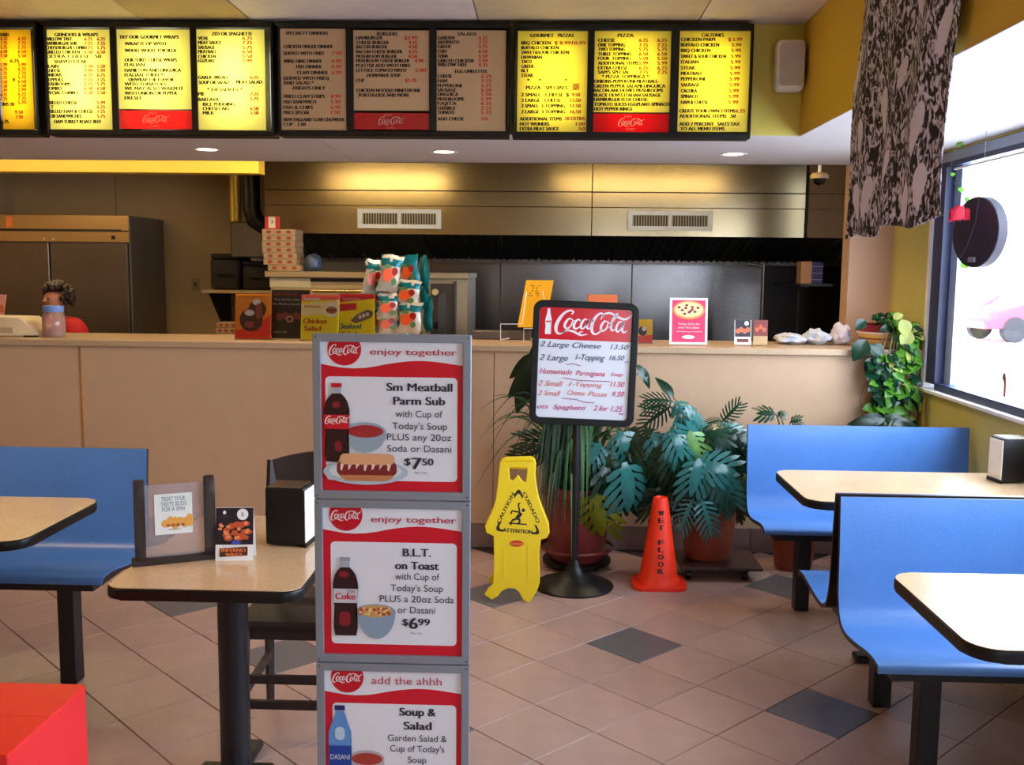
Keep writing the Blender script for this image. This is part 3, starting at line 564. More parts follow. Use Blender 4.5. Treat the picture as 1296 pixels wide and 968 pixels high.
# round sign hanging in the window
p = atx(1238, 294, 2.02)
t = thing('hanging_round_sign', p, 'black round sign seen from behind, hanging in the window', 'sign', rz=math.radians(-76))
r = 0.165
def disc(prof, nm, m): return MB().lathe(prof, n=40, M=Matrix.Rotation(-PI/2, 4, 'X')).build(nm, m, t, smooth=True)
disc([(r-0.004, -0.02), (r, -0.016), (r, 0.03), (r-0.006, 0.034)], 'housing', mat('sign_black', (36, 28, 48), 0.5))
disc([(r-0.012, 0.0345), (r-0.014, 0.042)], 'face', mat('sign_blue_face', (130, 170, 230), 0.4))
bx(-0.025, 0.025, -0.032, -0.02, -0.14, -0.115, bev=0.004).build('tag', mat('grey_tag', (120, 116, 130), 0.5), t)
MB().tube([(0.02, -0.022, 0.155), (0.01, -0.024, 0.05), (-0.04, -0.024, -0.06), (-0.09, -0.022, -0.12)], 0.002, 5).build('cord', mat('cord_grey', (90, 80, 100), 0.6), t)
MB().tube([(0, 0.01, r-0.004), (0, 0.01, 2.2992-p.z)], 0.0015, 5).build('hanging_wire', mat('thin_wire', (150, 150, 150), 0.4), t)

# ================================================================== BOOTHS, TABLES, CHAIR
def bench(loc, width, label, rz=0.0, leg_at=(0.21,), group='blue booth benches', lxs=None):
    """origin: left end of the seat front edge on the floor, seat faces -y, runs +x"""
    t = thing('booth_bench', loc, label, 'bench', group, rz)
    ctrl = [(0.004, 0.425), (0.0, 0.442), (0.02, 0.455), (0.10, 0.457), (0.24, 0.438), (0.34, 0.432), (0.395, 0.45), (0.425, 0.50), (0.438, 0.57), (0.446, 0.68), (0.455, 0.80), (0.463, 0.872)]
    P = [Vector(c) for c in ctrl]; Q = []
    for i in range(len(P)-1):
        p0, p1, p2, p3 = P[max(i-1, 0)], P[i], P[i+1], P[min(i+2, len(P)-1)]
        for k in range(3):
            u = k/3; Q.append(0.5*((2*p1) + (p2-p0)*u + (2*p0-5*p1+4*p2-p3)*u*u + (3*p1-p0-3*p2+p3)*u**3))
    Q.append(P[-1]); th = 0.016; nrm = []
    for i in range(len(Q)):
        d = (Q[min(i+1, len(Q)-1)] - Q[max(i-1, 0)]).normalized(); nrm.append(Vector((d.y, -d.x)))
    def shell(x0, x1, t0, t1, e=0.0):
        mb = MB(); n = len(Q)
        A = [[mb.bm.verts.new((x, Q[i].x + nrm[i].x*tt, Q[i].y + nrm[i].y*tt)) for i in range(n)] for x in (x0, x1) for tt in (t0, t1)]
        a0, a1, b0, b1 = A
        for i in range(n-1):
            for q in ((a0[i], b0[i], b0[i+1], a0[i+1]), (a1[i], a1[i+1], b1[i+1], b1[i]), (a0[i], a0[i+1], a1[i+1], a1[i]), (b0[i], b1[i], b1[i+1], b0[i+1])): mb.bm.faces.new(q)
        mb.bm.faces.new((a0[0], a1[0], b1[0], b0[0])); mb.bm.faces.new((a0[-1], b0[-1], b1[-1], a1[-1])); return mb
    shell(0.0, width, 0.0, 0.003).build('laminate_face', BLUE, t, smooth=True)
    shell(-0.0015, width+0.0015, 0.003, th).build('plywood_shell', EDGE, t, smooth=True)
    bx(0.06, width-0.06, 0.05, 0.36, 0.385, 0.412).build('support_rail', BLACKM, t)
    for lx in (lxs or (0.20, width-0.27)):
        for la in leg_at: MB().box(lx, lx+0.068, la-0.034, la+0.034, 0.0, 0.39, bev=0.004).build('leg', BLACKM, t)
        MB().bar((lx+0.034, 0.33, 0.39), (lx+0.034, 0.40, 0.418), 0.04, 0.014).build('back_brace', BLACKM, t)
    return t
bench((1.03, 4.60, 0), XW-0.015-1.03, 'blue laminate booth bench farthest back, beside the potted plants')
bench((1.03, 2.985, 0), XW-0.015-1.03, 'blue laminate booth bench nearest the viewer on the window side')
bench((XW-0.015, 3.975, 0), XW-0.015-1.03, 'blue laminate bench facing the counter, back to back with the nearest window side bench', rz=PI, leg_at=(0.245,), lxs=(0.2, XW-0.015-1.03-0.30))
bench((-4.4, 3.67, 0), 2.72, 'blue laminate booth bench at the left, darker, behind the cut off left table', leg_at=(0.10,), lxs=(0.5, 2.72-0.214))
def table(loc, x0, x1, y0, y1, label, legx, group='laminate tables', r=0.075, foot=True):
    t = thing('dining_table', loc, label, 'table', group); z = 0.76
    MB().prism(rrect(x0, x1, y0, y1, r, 8), 0.0025, lambda u, v, w: (u, v, z-0.0025+w)).build('tabletop', TTOP, t)
    MB().prism(rrect(x0-0.004, x1+0.004, y0-0.004, y1+0.004, r+0.004, 8), 0.032, lambda u, v, w: (u, v, z-0.0355+w), bev=0.006).build('edge_band', BLACK, t, smooth=True)
    yc = (y0+y1)/2
    for lx in legx:
        MB().lathe([(0.048, 0.02), (0.048, 0.70), (0.052, 0.705)], (lx, yc, 0), 24).build('column', BLACKM, t, smooth=True)
        bx(lx-0.12, lx+0.12, yc-0.16, yc+0.16, 0.705, 0.724).build('mounting_plate', BLACKM, t)
        mb = MB(); mb.box(lx-0.035, lx+0.035, yc-0.20, yc+0.20, 0.0, 0.03, bev=0.008); mb.box(lx-0.12, lx+0.12, yc-0.035, yc+0.035, 0.0, 0.032, bev=0.008)
        mb.build('foot', BLACKM, t)
    return t
table((0, 0, 0), 1.03, XW-0.02, 2.335, 2.945, 'white looking booth table nearest the viewer on the right', (1.75,))
table((0, 0, 0), 1.03, XW-0.02, 3.86, 4.47, 'booth table in front of the farthest bench, with a napkin dispenser at its wall end', (1.45,))
table((0, 0, 0), -3.6, -1.68, 3.09, 3.70, 'booth table cut off at the left picture edge', (-3.2, -2.3))
table((0, 0, 0), -1.215, -0.67, 2.655, 3.48, 'small beige table carrying the wooden menu holder, left of the poster stand', (-0.985,), r=0.05)

# wooden chair at the far end of the small table
t = thing('dining_chair', (-0.82, 3.42, 0), 'dark wooden chair drawn up behind the small square table', 'chair')
for s in (-1, 1):
    MB().tube([(s*0.205, 0.20, 0.0), (s*0.20, 0.185, 0.45), (s*0.198, 0.215, 0.70), (s*0.20, 0.255, 0.925)], [0.015, 0.021, 0.020, 0.017], 4).build('rear_leg', DWOOD, t)
    MB().tube([(s*0.19, -0.185, 0.0), (s*0.185, -0.17, 0.44)], [0.014, 0.020], 4).build('front_leg', DWOOD, t)
    MB().bar((s*0.19, -0.18, 0.20), (s*0.20, 0.19, 0.20), 0.018, 0.03).build('side_stretcher', DWOOD, t)
MB().prism([(-0.21, -0.20), (0.21, -0.20), (0.20, 0.19), (-0.20, 0.19)], 0.03, lambda u, v, w: (u, v, 0.435+w), bev=0.01).build('seat', DWOOD, t, smooth=True)
bx(-0.185, 0.185, -0.16, -0.145, 0.385, 0.435).build('apron', DWOOD, t)
for zz in (0.16, 0.25): MB().bar((-0.19, -0.17, zz), (0.19, -0.17, zz), 0.018, 0.028).build('front_stretcher', DWOOD, t)
MB().bar((-0.2, 0.19, 0.29), (0.2, 0.19, 0.29), 0.018, 0.028).build('rear_stretcher', DWOOD, t)
def rail(zb, zt0, cr, yy):
    mb = MB(); n = 12; A = []
    for i in range(n+1):
        x = -0.195 + 0.39*i/n; q = 1-(2*i/n-1)**2; y = yy + 0.03*q
        A.append([mb.bm.verts.new((x, y+d, z)) for d, z in ((0, zb), (0.018, zb), (0.028, zt0+cr*q), (0.008, zt0+cr*q))])
    for a, b in zip(A, A[1:]):
        for k in range(4): mb.bm.faces.new((a[k], a[(k+1) % 4], b[(k+1) % 4], b[k]))
    mb.bm.faces.new(A[0]); mb.bm.faces.new(A[-1][::-1]); return mb
rail(0.80, 0.925, 0.03, 0.235).build('top_rail', DWOOD, t, smooth=True)
rail(0.62, 0.66, 0.0, 0.20).build('back_rail', DWOOD, t, smooth=True)

# napkin dispensers
def napkins(loc, rz, label):
    t = thing('napkin_dispenser', loc, label, 'dispenser', 'napkin dispensers', rz)
    mb = MB(); mb.box(-0.0525, 0.0525, -0.06, 0.068, 0.006, 0.192, bev=0.008, seg=2); mb.build('housing', BLACK, t, smooth=True)
    bx(-0.05, 0.05, -0.064, -0.0605, 0.014, 0.184, bev=0.001).build('napkins', WHITE, t)
    bx(-0.054, 0.054, -0.066, -0.058, 0.0, 0.016).build('lower_lip', BLACK, t)
    bx(-0.05, 0.05, -0.05, 0.06, 0.191, 0.1945, bev=0.001).build('top_plate', mat('chrome_tinted', (150, 140, 120), 0.2, 0.8), t)
    return t
# front (napkin) side is local -y
napkins((-0.81, 3.135, 0.76), PI/2 - 0.08, 'black napkin dispenser on the small square table, its white napkins facing right')
napkins((1.99, 4.30, 0.76), -1.45, 'black napkin dispenser at the wall end of the far booth table under the window')

# menu holder with dark wooden ends
t = thing('menu_holder', (-1.105, 2.915, 0.76), 'dark wooden table menu holder with a clear upright pane, on the small square table', 'menu holder', rz=math.radians(25))
mb = MB(); mb.box(-0.125, 0.125, -0.028, 0.028, 0.0, 0.016, bev=0.003); mb.build('base', DWOOD, t)
for s in (-1, 1):
    pr = [(-0.016, 0.016), (-0.02, 0.05), (-0.013, 0.08), (-0.02, 0.12), (-0.014, 0.16), (-0.02, 0.20), (-0.013, 0.245), (-0.005, 0.255), (0.005, 0.255), (0.013, 0.245), (0.02, 0.20), (0.014, 0.16), (0.02, 0.12), (0.013, 0.08), (0.02, 0.05), (0.016, 0.016)]
    MB().prism(pr, 0.03, lambda u, v, w: (s*0.100-0.015+w, u*1.25, v), bev=0.003).build('end_post', DWOOD, t, smooth=True)
bx(-0.084, 0.084, -0.0025, 0.0025, 0.018, 0.238).build('clear_pane', clear('acrylic', (236, 228, 232), haze=0.22, gloss=0.12), t)
ar = Art(lambda u, v, k=0: (u, -0.003-k, v), bx(-0.058, 0.050, -0.0045, -0.003, 0.085, 0.208).build('menu_card', paint((222, 226, 222)), t), 0.002)
ar.text('lettering', [('TREAT YOUR', -0.038, 0.030, 0.187, 0.013), ('TASTE BUDS', -0.040, 0.034, 0.171, 0.013), ('FOR A SPIN', -0.036, 0.028, 0.155, 0.013), ('DELICIOUS', -0.018, 0.016, 0.097, 0.004)], (70, 110, 130), bold=0.0)
ar.poly('food_picture', [ell(-0.028+0.014*i, 0.118+0.006*(i % 2), 0.011, 0.012 + 0.004*(i % 3), 12) for i in range(6)], (222, 160, 70))
ar.poly('food_picture', [ell(-0.02+0.014*i, 0.112, 0.006, 0.005, 10) for i in range(4)], (170, 90, 40))
# tent card
t = thing('tent_card', (-0.935, 2.955, 0.76), 'small black and white chicken wings card on the small square table', 'card', rz=math.radians(6))
th = 0.158
fn = lambda u, v, k=0: (u, -0.028 - k + v*0.17, v)
mb = MB(); a = [(-0.056, -0.028, 0.0), (0.056, -0.028, 0.0), (0.056, -0.001, th), (-0.056, -0.001, th)]; b = [(-0.056, 0.028, 0.0), (0.056, 0.028, 0.0), (0.056, 0.0, th), (-0.056, 0.0, th)]
mb.face(a); mb.face(b); cd_ = mb.build('folded_card', paint((236, 236, 236)), t, fix=False)
ar = Art(fn, cd_, 0.001)
ar.poly('dark_ground', [[(-0.056, 0.048), (0.056, 0.048), (0.056, th-0.001), (-0.056, th-0.001)]], (24, 18, 34))
random.seed(3)
ar.poly('wings_picture', [ell(random.uniform(-0.045, 0.045), random.uniform(0.065, 0.112), random.uniform(0.008, 0.014), random.uniform(0.006, 0.010), 10) for i in range(16)], (190, 80, 44))
ar.poly('wings_picture', [ell(random.uniform(-0.045, 0.045), random.uniform(0.068, 0.112), random.uniform(0.004, 0.008), random.uniform(0.004, 0.006), 9) for i in range(14)], (232, 140, 96))
ar.poly('blue_bow', [[(-0.01, 0.052), (0.0, 0.064), (0.022, 0.054), (0.006, 0.047)]], (60, 80, 190))
ar.poly('white_seal', [ell(0.024, 0.138, 0.017, 0.017, 20), ell(-0.03, 0.144, 0.005, 0.006, 10)], (240, 240, 240))
ar.poly('title_ground', [[(-0.043, 0.012), (0.040, 0.016), (0.040, 0.042), (-0.043, 0.038)]], (70, 26, 20))
ar.text('lettering', [('INFERNO', -0.038, 0.034, 0.027, 0.011), ('WINGS', -0.026, 0.024, 0.014, 0.010)], (226, 120, 60), bold=0.02)
ar.text('lettering', [('2', 0.019, 0.028, 0.133, 0.011), ('RESTAURANT', -0.042, -0.018, 0.130, 0.003)], (90, 90, 110))

# red carton at the lower left
t = thing('red_carton', (-1.38, 2.27, 0), 'bright red cardboard carton cut off at the lower left corner', 'box')
REDC = mat('red_cardboard', (232, 40, 44), 0.5, var=0.04)
bx(-0.2, 0.2, -0.19, 0.19, 0.0, 0.56, bev=0.003).build('carton_body', REDC, t)
bx(-0.2, 0.198, -0.19, 0.0, 0.5605, 0.564).build('top_flap', mat('red_cardboard_top', (236, 44, 34), 0.45, var=0.04), t); bx(-0.2, 0.198, 0.002, 0.19, 0.5605, 0.564).build('top_flap', mat('red_cardboard_top', (236, 44, 34), 0.45), t)

# ================================================================== POSTER STAND
YP = 2.30
pa, pb_ = aty(397, 421, YP), aty(596, 423, YP); PX0, PX1, PZT = pa.x, pb_.x, pa.z
PW = PX1-PX0; pc = (PX0+PX1)/2
zs = [PZT, aty(490, 632, YP).z, aty(490, 838, YP).z]; step = zs[1]-zs[2]; zs.append(zs[2]-step)
ps = thing('poster_stand', (pc, YP, 0), 'tall grey aluminium stand with three framed meal deal posters, one above the other', 'poster stand')
for s in (-1, 1):
    bx(s*(PW/2-0.008)-0.008, s*(PW/2-0.008)+0.008, 0.004, 0.022, 0.02, PZT-0.003).build('upright', ALU, ps)
    bx(s*(PW/2-0.02)-0.012, s*(PW/2-0.02)+0.012, -0.18, 0.20, 0.0, 0.022, bev=0.004).build('foot', ALU, ps)
bx(-PW/2+0.02, PW/2-0.02, 0.006, 0.020, 0.28, 0.30).build('cross_bar', ALU, ps)
PR_ = (206, 18, 44); PWH = (226, 230, 242); TXT = (34, 40, 58)
def wave(n=26):
    out = []
    for i in range(n+1):
        u = i/n; v = 0.150 + 0.028*math.sin((u*1.12-0.02)*2*PI) * (1.0 if u < 0.5 else 0.75) + 0.012*(0.5-u)
        out.append((u, v))
    return out
def bottle_shape(cx, y0, y1, w, kind):
    H = y1-y0
    pr = [(0.20, 0.0), (0.20, 0.055), (0.17, 0.06), (0.17, 0.13), (0.30, 0.17), (0.42, 0.23), (0.5, 0.33), (0.5, 0.40), (0.48, 0.43), (0.48, 0.58), (0.44, 0.62), (0.40, 0.72), (0.44, 0.82), (0.48, 0.9), (0.42, 1.0)]
    if kind == 2: pr = [(0.22, 0), (0.22, 0.06), (0.18, 0.07), (0.2, 0.12), (0.32, 0.2), (0.48, 0.32), (0.5, 0.45), (0.46, 0.55), (0.5, 0.6), (0.5, 0.9), (0.44, 1.0)]
    return lambda a, b: [(cx - r*w, y0+z*H) for r, z in pr if a-1e-6 <= z <= b+1e-6] + [(cx + r*w, y0+z*H) for r, z in reversed(pr) if a-1e-6 <= z <= b+1e-6]
def frame_unit(k):
    zt, zb = zs[k]-0.002, zs[k+1]+0.004; h = zt-zb; b = 0.016
    fr = plate([[(-PW/2, zb), (PW/2, zb), (PW/2, zt), (-PW/2, zt)], rrect(-PW/2+b, PW/2-b, zb+b, zt-b, 0.002, 2)], lambda u, v, w: (u, w-0.004, v), 0.012, 'poster_frame', ALU, ps, bev=0.0015)
    for s in (-1, 1):
        for zz in (zb+0.006, zt-0.006): MB().lathe([(0.0025, 0), (0.002, 0.002)], n=10, M=Matrix.Translation((s*(PW/2-0.006), -0.0105, zz)) @ Matrix.Rotation(PI/2, 4, 'X')).build('screw', STEELD, fr)
    x0, x1, z0, z1 = -PW/2+b-0.001, PW/2-b+0.001, zb+b-0.001, zt-b+0.001
    pn = bx(x0, x1, -0.004, -0.001, z0, z1).build('poster', paint(PWH, 0.3), ps)
    # u,v in poster units: u 0..1 left to right, v 0..1 downwards, mapped through -v
    fn = lambda u, v, q=0: (x0 + u*(x1-x0), -0.004-q, z1 + v*(z1-z0))
    ar = Art(fn, pn, 0.0004, 0.00035)
    wv = wave(); card = rrect(0.035 if k == 0 else 0.06, 0.955, -0.925, -0.235, 0.03)
    ar.poly('red_field', [[(u, -v) for u, v in wv] + [(1, -1), (0, -1)]], PR_, 0.3)
    ar.poly('white_card', [card], PWH, 0.3)
    dc = (0.17, -0.055, 0.118, 0.108)
    ar.poly('red_disc', [[(u, min(v, -0.004)) for u, v in ell(dc[0], dc[1], dc[2], dc[3], 36)]], (196, 16, 40), 0.3)
    ar.logo('script_logo', [(0.063, 0.277, -0.062)], (240, 235, 240), 1.1)
    def tx(lst, rgb=TXT, bold=0.0): ar.text('lettering', [(s, a, b_, -y, h_) for s, a, b_, y, h_ in lst], rgb, 4, bold)
    if k < 2: tx([('enjoy together', 0.35, 0.95, 0.088 if k == 0 else 0.100, 0.040)], (186, 30, 66), 0.008)
    else: tx([('add the ahhh', 0.345, 0.85, 0.098, 0.052)], (186, 40, 76), 0.0)
    if k == 0:
        tx([('Sm Meatball', 0.465, 0.918, 0.325, 0.053), ('Parm Sub', 0.512, 0.868, 0.415, 0.053)], TXT, 0.02)
        tx([('with Cup of', 0.525, 0.852, 0.498, 0.046), ("Today's Soup", 0.502, 0.884, 0.578, 0.046), ('PLUS any 20oz', 0.464, 0.914, 0.652, 0.046), ('Soda or Dasani', 0.466, 0.914, 0.728, 0.046)])
        tx([('$', 0.588, 0.628, 0.815, 0.045), ('7', 0.640, 0.706, 0.842, 0.078), ('50', 0.712, 0.788, 0.815, 0.045)], TXT, 0.02); tx([('Plus Tax', 0.66, 0.745, 0.872, 0.013)])
        B = bottle_shape(0.115, 0.278, 0.80, 0.180, 0)
        ell_b = lambda cx, cy, rx, ry, a0=0, a1=360: [(u, -v) for u, v in ell(cx, cy, rx, ry, 28, a0, a1)]
        ar.poly('bowl_picture', [ell_b(0.315, 0.60, 0.145, 0.135, 0, 180), ell_b(0.315, 0.60, 0.145, 0.065)], (150, 172, 188)); ar.poly('soup_picture', [ell_b(0.315, 0.595, 0.125, 0.042)], (164, 40, 44))
        ar.poly('bottle_picture', [[(u, -v) for u, v in B(0.13, 1.0)]], (44, 10, 20)); ar.poly('bottle_picture', [[(u, -v) for u, v in B(0.06, 0.13)]], (170, 180, 196)); ar.poly('bottle_cap', [[(u, -v) for u, v in B(0, 0.055)]], (196, 20, 40))
        ar.poly('bottle_shine', [rrect(0.10, 0.15, -0.73, -0.66, 0.02), rrect(0.085, 0.14, -0.44, -0.40, 0.015)], (132, 20, 34)); ar.poly('bottle_label', [[(u, -v) for u, v in B(0.40, 0.58)]], (206, 16, 36))
        ar.logo('label_logo', [(0.033, 0.203, -0.522)], (245, 240, 240), 1.2)
        ar.poly('plate_picture', [ell_b(0.315, 0.865, 0.298, 0.085)], (178, 196, 212)); ar.poly('plate_picture', [ell_b(0.315, 0.858, 0.255, 0.066)], (212, 222, 232))
        ar.poly('bun_picture', [rrect(0.115, 0.53, -0.925, -0.745, 0.085)], (196, 128, 82)); ar.poly('filling_picture', [rrect(0.115, 0.535, -0.885, -0.80, 0.03)], (126, 34, 34)); ar.poly('bun_picture', [rrect(0.135, 0.52, -0.815, -0.742, 0.04)], (222, 166, 122))
        ar.poly('cheese_picture', [[(0.14+0.055*i, -0.805-0.012*(i % 2)), (0.165+0.055*i, -0.815), (0.15+0.055*i, -0.858+0.014*(i % 3)), (0.138+0.055*i, -0.85)] for i in range(7)], (236, 206, 196))
    if k == 1:
        tx([('B.L.T.', 0.575, 0.77, 0.325, 0.053), ('on Toast', 0.520, 0.826, 0.412, 0.053)], TXT, 0.02)
        tx([('with Cup of', 0.518, 0.832, 0.482, 0.046), ("Today's Soup", 0.486, 0.858, 0.560, 0.046), ('PLUS a 20oz Soda', 0.408, 0.936, 0.634, 0.046), ('or Dasani', 0.536, 0.802, 0.708, 0.046)])
        tx([('$', 0.572, 0.610, 0.790, 0.045), ('6', 0.620, 0.676, 0.812, 0.075), ('99', 0.682, 0.764, 0.788, 0.045)], TXT, 0.02); tx([('Plus Tax', 0.63, 0.71, 0.848, 0.013)])
        B = bottle_shape(0.165, 0.335, 0.865, 0.180, 1); eb = lambda cx, cy, rx, ry, a0=0, a1=360: [(u, -v) for u, v in ell(cx, cy, rx, ry, 28, a0, a1)]
        ar.poly('bowl_picture', [eb(0.385, 0.70, 0.135, 0.185, 0, 180), eb(0.385, 0.70, 0.135, 0.05)], (136, 160, 184)); ar.poly('soup_picture', [eb(0.375, 0.698, 0.12, 0.042)], (206, 160, 96))
        random.seed(5); ar.poly('soup_bits', [eb(0.27+0.21*random.random(), 0.675+0.045*random.random(), 0.012, 0.009) for i in range(16)], (176, 72, 50)); ar.poly('soup_bits', [eb(0.27+0.21*random.random(), 0.675+0.045*random.random(), 0.009, 0.007) for i in range(14)], (236, 214, 150))
        ar.poly('bottle_picture', [[(u, -v) for u, v in B(0.13, 1.0)]], (44, 10, 20)); ar.poly('bottle_picture', [[(u, -v) for u, v in B(0.06, 0.13)]], (170, 180, 196)); ar.poly('bottle_cap', [[(u, -v) for u, v in B(0, 0.055)]], (150, 160, 176))
        ar.poly('bottle_shine', [rrect(0.12, 0.2, -0.80, -0.70, 0.03), rrect(0.12, 0.19, -0.47, -0.43, 0.02)], (132, 24, 38)); ar.poly('bottle_label', [[(u, -v) for u, v in B(0.40, 0.58)]], (196, 198, 212))
        ar.text('label_lettering', [('Coke', 0.095, 0.235, -0.618, 0.042)], (200, 30, 50), 4, 0.02); ar.text('label_lettering', [('Diet', 0.18, 0.235, -0.572, 0.018)], (120, 40, 60), 2)
    if k == 2:
        tx([('Soup &', 0.548, 0.806, 0.312, 0.055), ('Salad', 0.578, 0.776, 0.408, 0.055)], TXT, 0.02)
        tx([('Garden Salad &', 0.462, 0.888, 0.490, 0.045), ("Cup of Today's", 0.478, 0.870, 0.563, 0.045), ('Soup', 0.606, 0.74, 0.640, 0.045), ('PLUS any 20oz', 0.464, 0.880, 0.72, 0.045)])
        B = bottle_shape(0.115, 0.248, 0.82, 0.168, 2); eb = lambda cx, cy, rx, ry, a0=0, a1=360: [(u, -v) for u, v in ell(cx, cy, rx, ry, 28, a0, a1)]
        ar.poly('bowl_picture', [eb(0.31, 0.63, 0.125, 0.18, 0, 180), eb(0.31, 0.615, 0.125, 0.055)], (182, 170, 178)); ar.poly('soup_picture', [eb(0.31, 0.620, 0.112, 0.042)], (166, 60, 50))
        ar.poly('bottle_picture', [[(u, -v) for u, v in B(0.07, 1.0)]], (90, 146, 214)); ar.poly('bottle_shine', [rrect(0.08, 0.15, -0.49, -0.40, 0.03)], (186, 214, 240)); ar.poly('bottle_cap', [[(u, -v) for u, v in B(0, 0.06)]], (36, 36, 110))
        ar.poly('bottle_label', [rrect(0.033, 0.197, -0.72, -0.53, 0.005)], (20, 66, 160)); ar.text('label_lettering', [('DASANI', 0.045, 0.185, -0.625, 0.036)], (220, 230, 245), 3)
for k in range(3): frame_unit(k)

# ================================================================== WHITEBOARD SIGN
sb = thing('sign_stand', (0.165, 5.10, 0), 'black pedestal sign with red header and handwritten white price board before the plants', 'sign', rz=0.0)
MB().lathe([(0.205, 0.0), (0.207, 0.008), (0.195, 0.016), (0.10, 0.045), (0.05, 0.075), (0.035, 0.11), (0.022, 0.14)], n=40).build('base', BLACK, sb, smooth=True)
MB().lathe([(0.019, 0.13), (0.019, 0.95)], n=16).build('pole', BLACKM, sb, smooth=True)
MB().lathe([(0.024, 0.60), (0.024, 0.66)], n=16).build('collar', BLACKM, sb)
YS = 5.06
c4 = [aty(*q, YS) for q in ((676, 381), (808, 384), (801, 541), (671, 533))]
bc = sum(c4, Vector())/4; bw = ((c4[1]-c4[0]).length + (c4[2]-c4[3]).length)/2; bh = ((c4[0]-c4[3]).length + (c4[1]-c4[2]).length)/2
ang = math.atan2(c4[1].z-c4[0].z, c4[1].x-c4[0].x)*0.5 + math.atan2(c4[2].z-c4[3].z, c4[2].x-c4[3].x)*0.5
ca, sa = math.cos(ang), math.sin(ang)
def sf(u, v, w=0): return (bc.x-0.165 + u*ca - v*sa, -0.04-w, bc.z + u*sa + v*ca)
plate([rrect(-bw/2, bw/2, -bh/2, bh/2, 0.045, 8), rrect(-bw/2+0.026, bw/2-0.026, -bh/2+0.026, bh/2-0.026, 0.024, 6)], sf, 0.026, 'board_frame', BLACK, sb, bev=0.004)
wb = MB().prism(rrect(-bw/2+0.024, bw/2-0.024, -bh/2+0.024, bh/2-0.024, 0.024, 6), 0.012, lambda u, v, w: sf(u, v, w-0.010)).build('white_panel', paint((222, 226, 236), 0.15), sb)
hz = 0.166   # header height
a0, a1, b0, b1 = -bw/2+0.026, bw/2-0.026, -bh/2+0.026, bh/2-0.026
ar = Art(lambda u, v, k=0: sf(u, v, 0.002+k), wb, 0.0008)
hdp = [(a0, b1-hz), (a1, b1-hz)] + [p for p in rrect(a0, a1, b0, b1, 0.022, 6) if p[1] > 0]
ar.poly('red_header', [hdp], (204, 10, 34), 0.2)
sc = (a1-a0)/512.0     # crop units: board interior is 512 wide (376..888), top at 80
U = lambda x: a0 + (x-376)*sc
V = lambda y: b1 - (y-80)*sc*1.02
mbl = lambda: None
ar.logo('script_logo', [(U(465), U(882), V(166))], (236, 232, 238), 1.05)
btl = [(-0.2, 0), (-0.2, 0.09), (-0.28, 0.2), (-0.5, 0.42), (-0.5, 0.56), (-0.42, 0.7), (-0.5, 0.86), (-0.46, 1.0)]
ar.poly('bottle_emblem', [[(U(428+ x*34), V(92+ z*138)) for x, z in btl] + [(U(428 - x*34), V(92 + z*138)) for x, z in reversed(btl)]], (240, 240, 244))
ar.poly('bottle_emblem_mark', [[(U(414), V(166)), (U(442), V(166)), (U(442), V(158)), (U(414), V(158))]], (200, 60, 70))
hw = lambda lst, rgb, nm='handwriting': ar.text(nm, [(s, U(x0), U(x1), V(y), hh*sc) for s, x0, x1, y, hh in lst], rgb, 3, 0.004, 0.35)
hw([('2 Large Cheese', 386, 722, 298, 30), ('13.50', 772, 872, 298, 28), ('2 Large', 386, 545, 372, 34), ('1-Topping', 585, 745, 362, 32), ('16.50', 770, 852, 356, 28)], (50, 70, 110))
hw([('Homemade', 392, 570, 444, 30), ('Parmigiana', 590, 750, 446, 28), ('Soup', 782, 848, 442, 20)], (206, 60, 100))
hw([('2 Small', 386, 524, 510, 30), ('1-Topping', 556, 740, 506, 24), ('2 Small', 386, 512, 562, 28), ('Cheese', 550, 646, 554, 26), ('Pizzas', 664, 768, 556, 26)], (214, 110, 96))
hw([('11.50', 782, 860, 500, 30), ('9.50', 796, 862, 552, 28)], (206, 60, 90))
hw([('ots', 386, 448, 634, 26), ('Spaghetti', 476, 656, 634, 26), ('2 for 1.25', 696, 858, 634, 30), ('ea', 838, 860, 650, 14)], (196, 50, 120))
mb = MB(); f = ar.nf()
for pts in ([(535, 389), (570, 382), (615, 392)], [(520, 460), (620, 472), (780, 470)], [(520, 572), (600, 575), (640, 588), (700, 590)], [(852, 364), (862, 362), (876, 358)]):
    for (x, y), (x2, y2) in zip(pts, pts[1:]): mb.face([f(U(x), V(y)), f(U(x2), V(y2)), f(U(x2), V(y2+4)), f(U(x), V(y+4))])
mb.build('underline_strokes', paint((150, 80, 120)), wb, fix=False)

# ================================================================== WET FLOOR SIGN AND CONE
SY = paint((236, 208, 0), 0.4); SYM = mat('safety_yellow_plastic', (238, 206, 6), 0.4, var=0.03)
ws = thing('wet_floor_sign', (-0.155, 4.93, 0), 'yellow folding wet floor caution sign standing left of the pedestal sign', 'sign')
k_ = 1/3.1225
def wp(cx, cy): p = aty(590+cx*k_, 470+cy*k_, 4.90); return (p.x+0.155, p.z)
low = min(wp(240, 905)[1], wp(80, 880)[1])
out = [(135, 378), (142, 364), (155, 358), (255, 355), (268, 362), (273, 378), (270, 425), (276, 470), (285, 515), (325, 625), (326, 645), (316, 662), (292, 668), (286, 720), (288, 830), (282, 850), (268, 878), (246, 905), (228, 893), (214, 868), (196, 852), (165, 850), (140, 862), (126, 880), (104, 892), (80, 876), (92, 856), (112, 838), (114, 720), (112, 655), (84, 642), (78, 620), (104, 565), (120, 520), (128, 450)]
hole = [(165, 390), (243, 394), (243, 410), (238, 455), (222, 452), (204, 428), (186, 448), (170, 444)]
Hs = 0.665
def wf(u, v, w):   # leaning back 9 degrees, z floor contact
    z = v-low; return (u, -0.095 + z*0.135 - w, z)
plate([[wp(*q) for q in out], [wp(*q) for q in hole]], wf, 0.012, 'front_leaf', SYM, ws, bev=0.004)
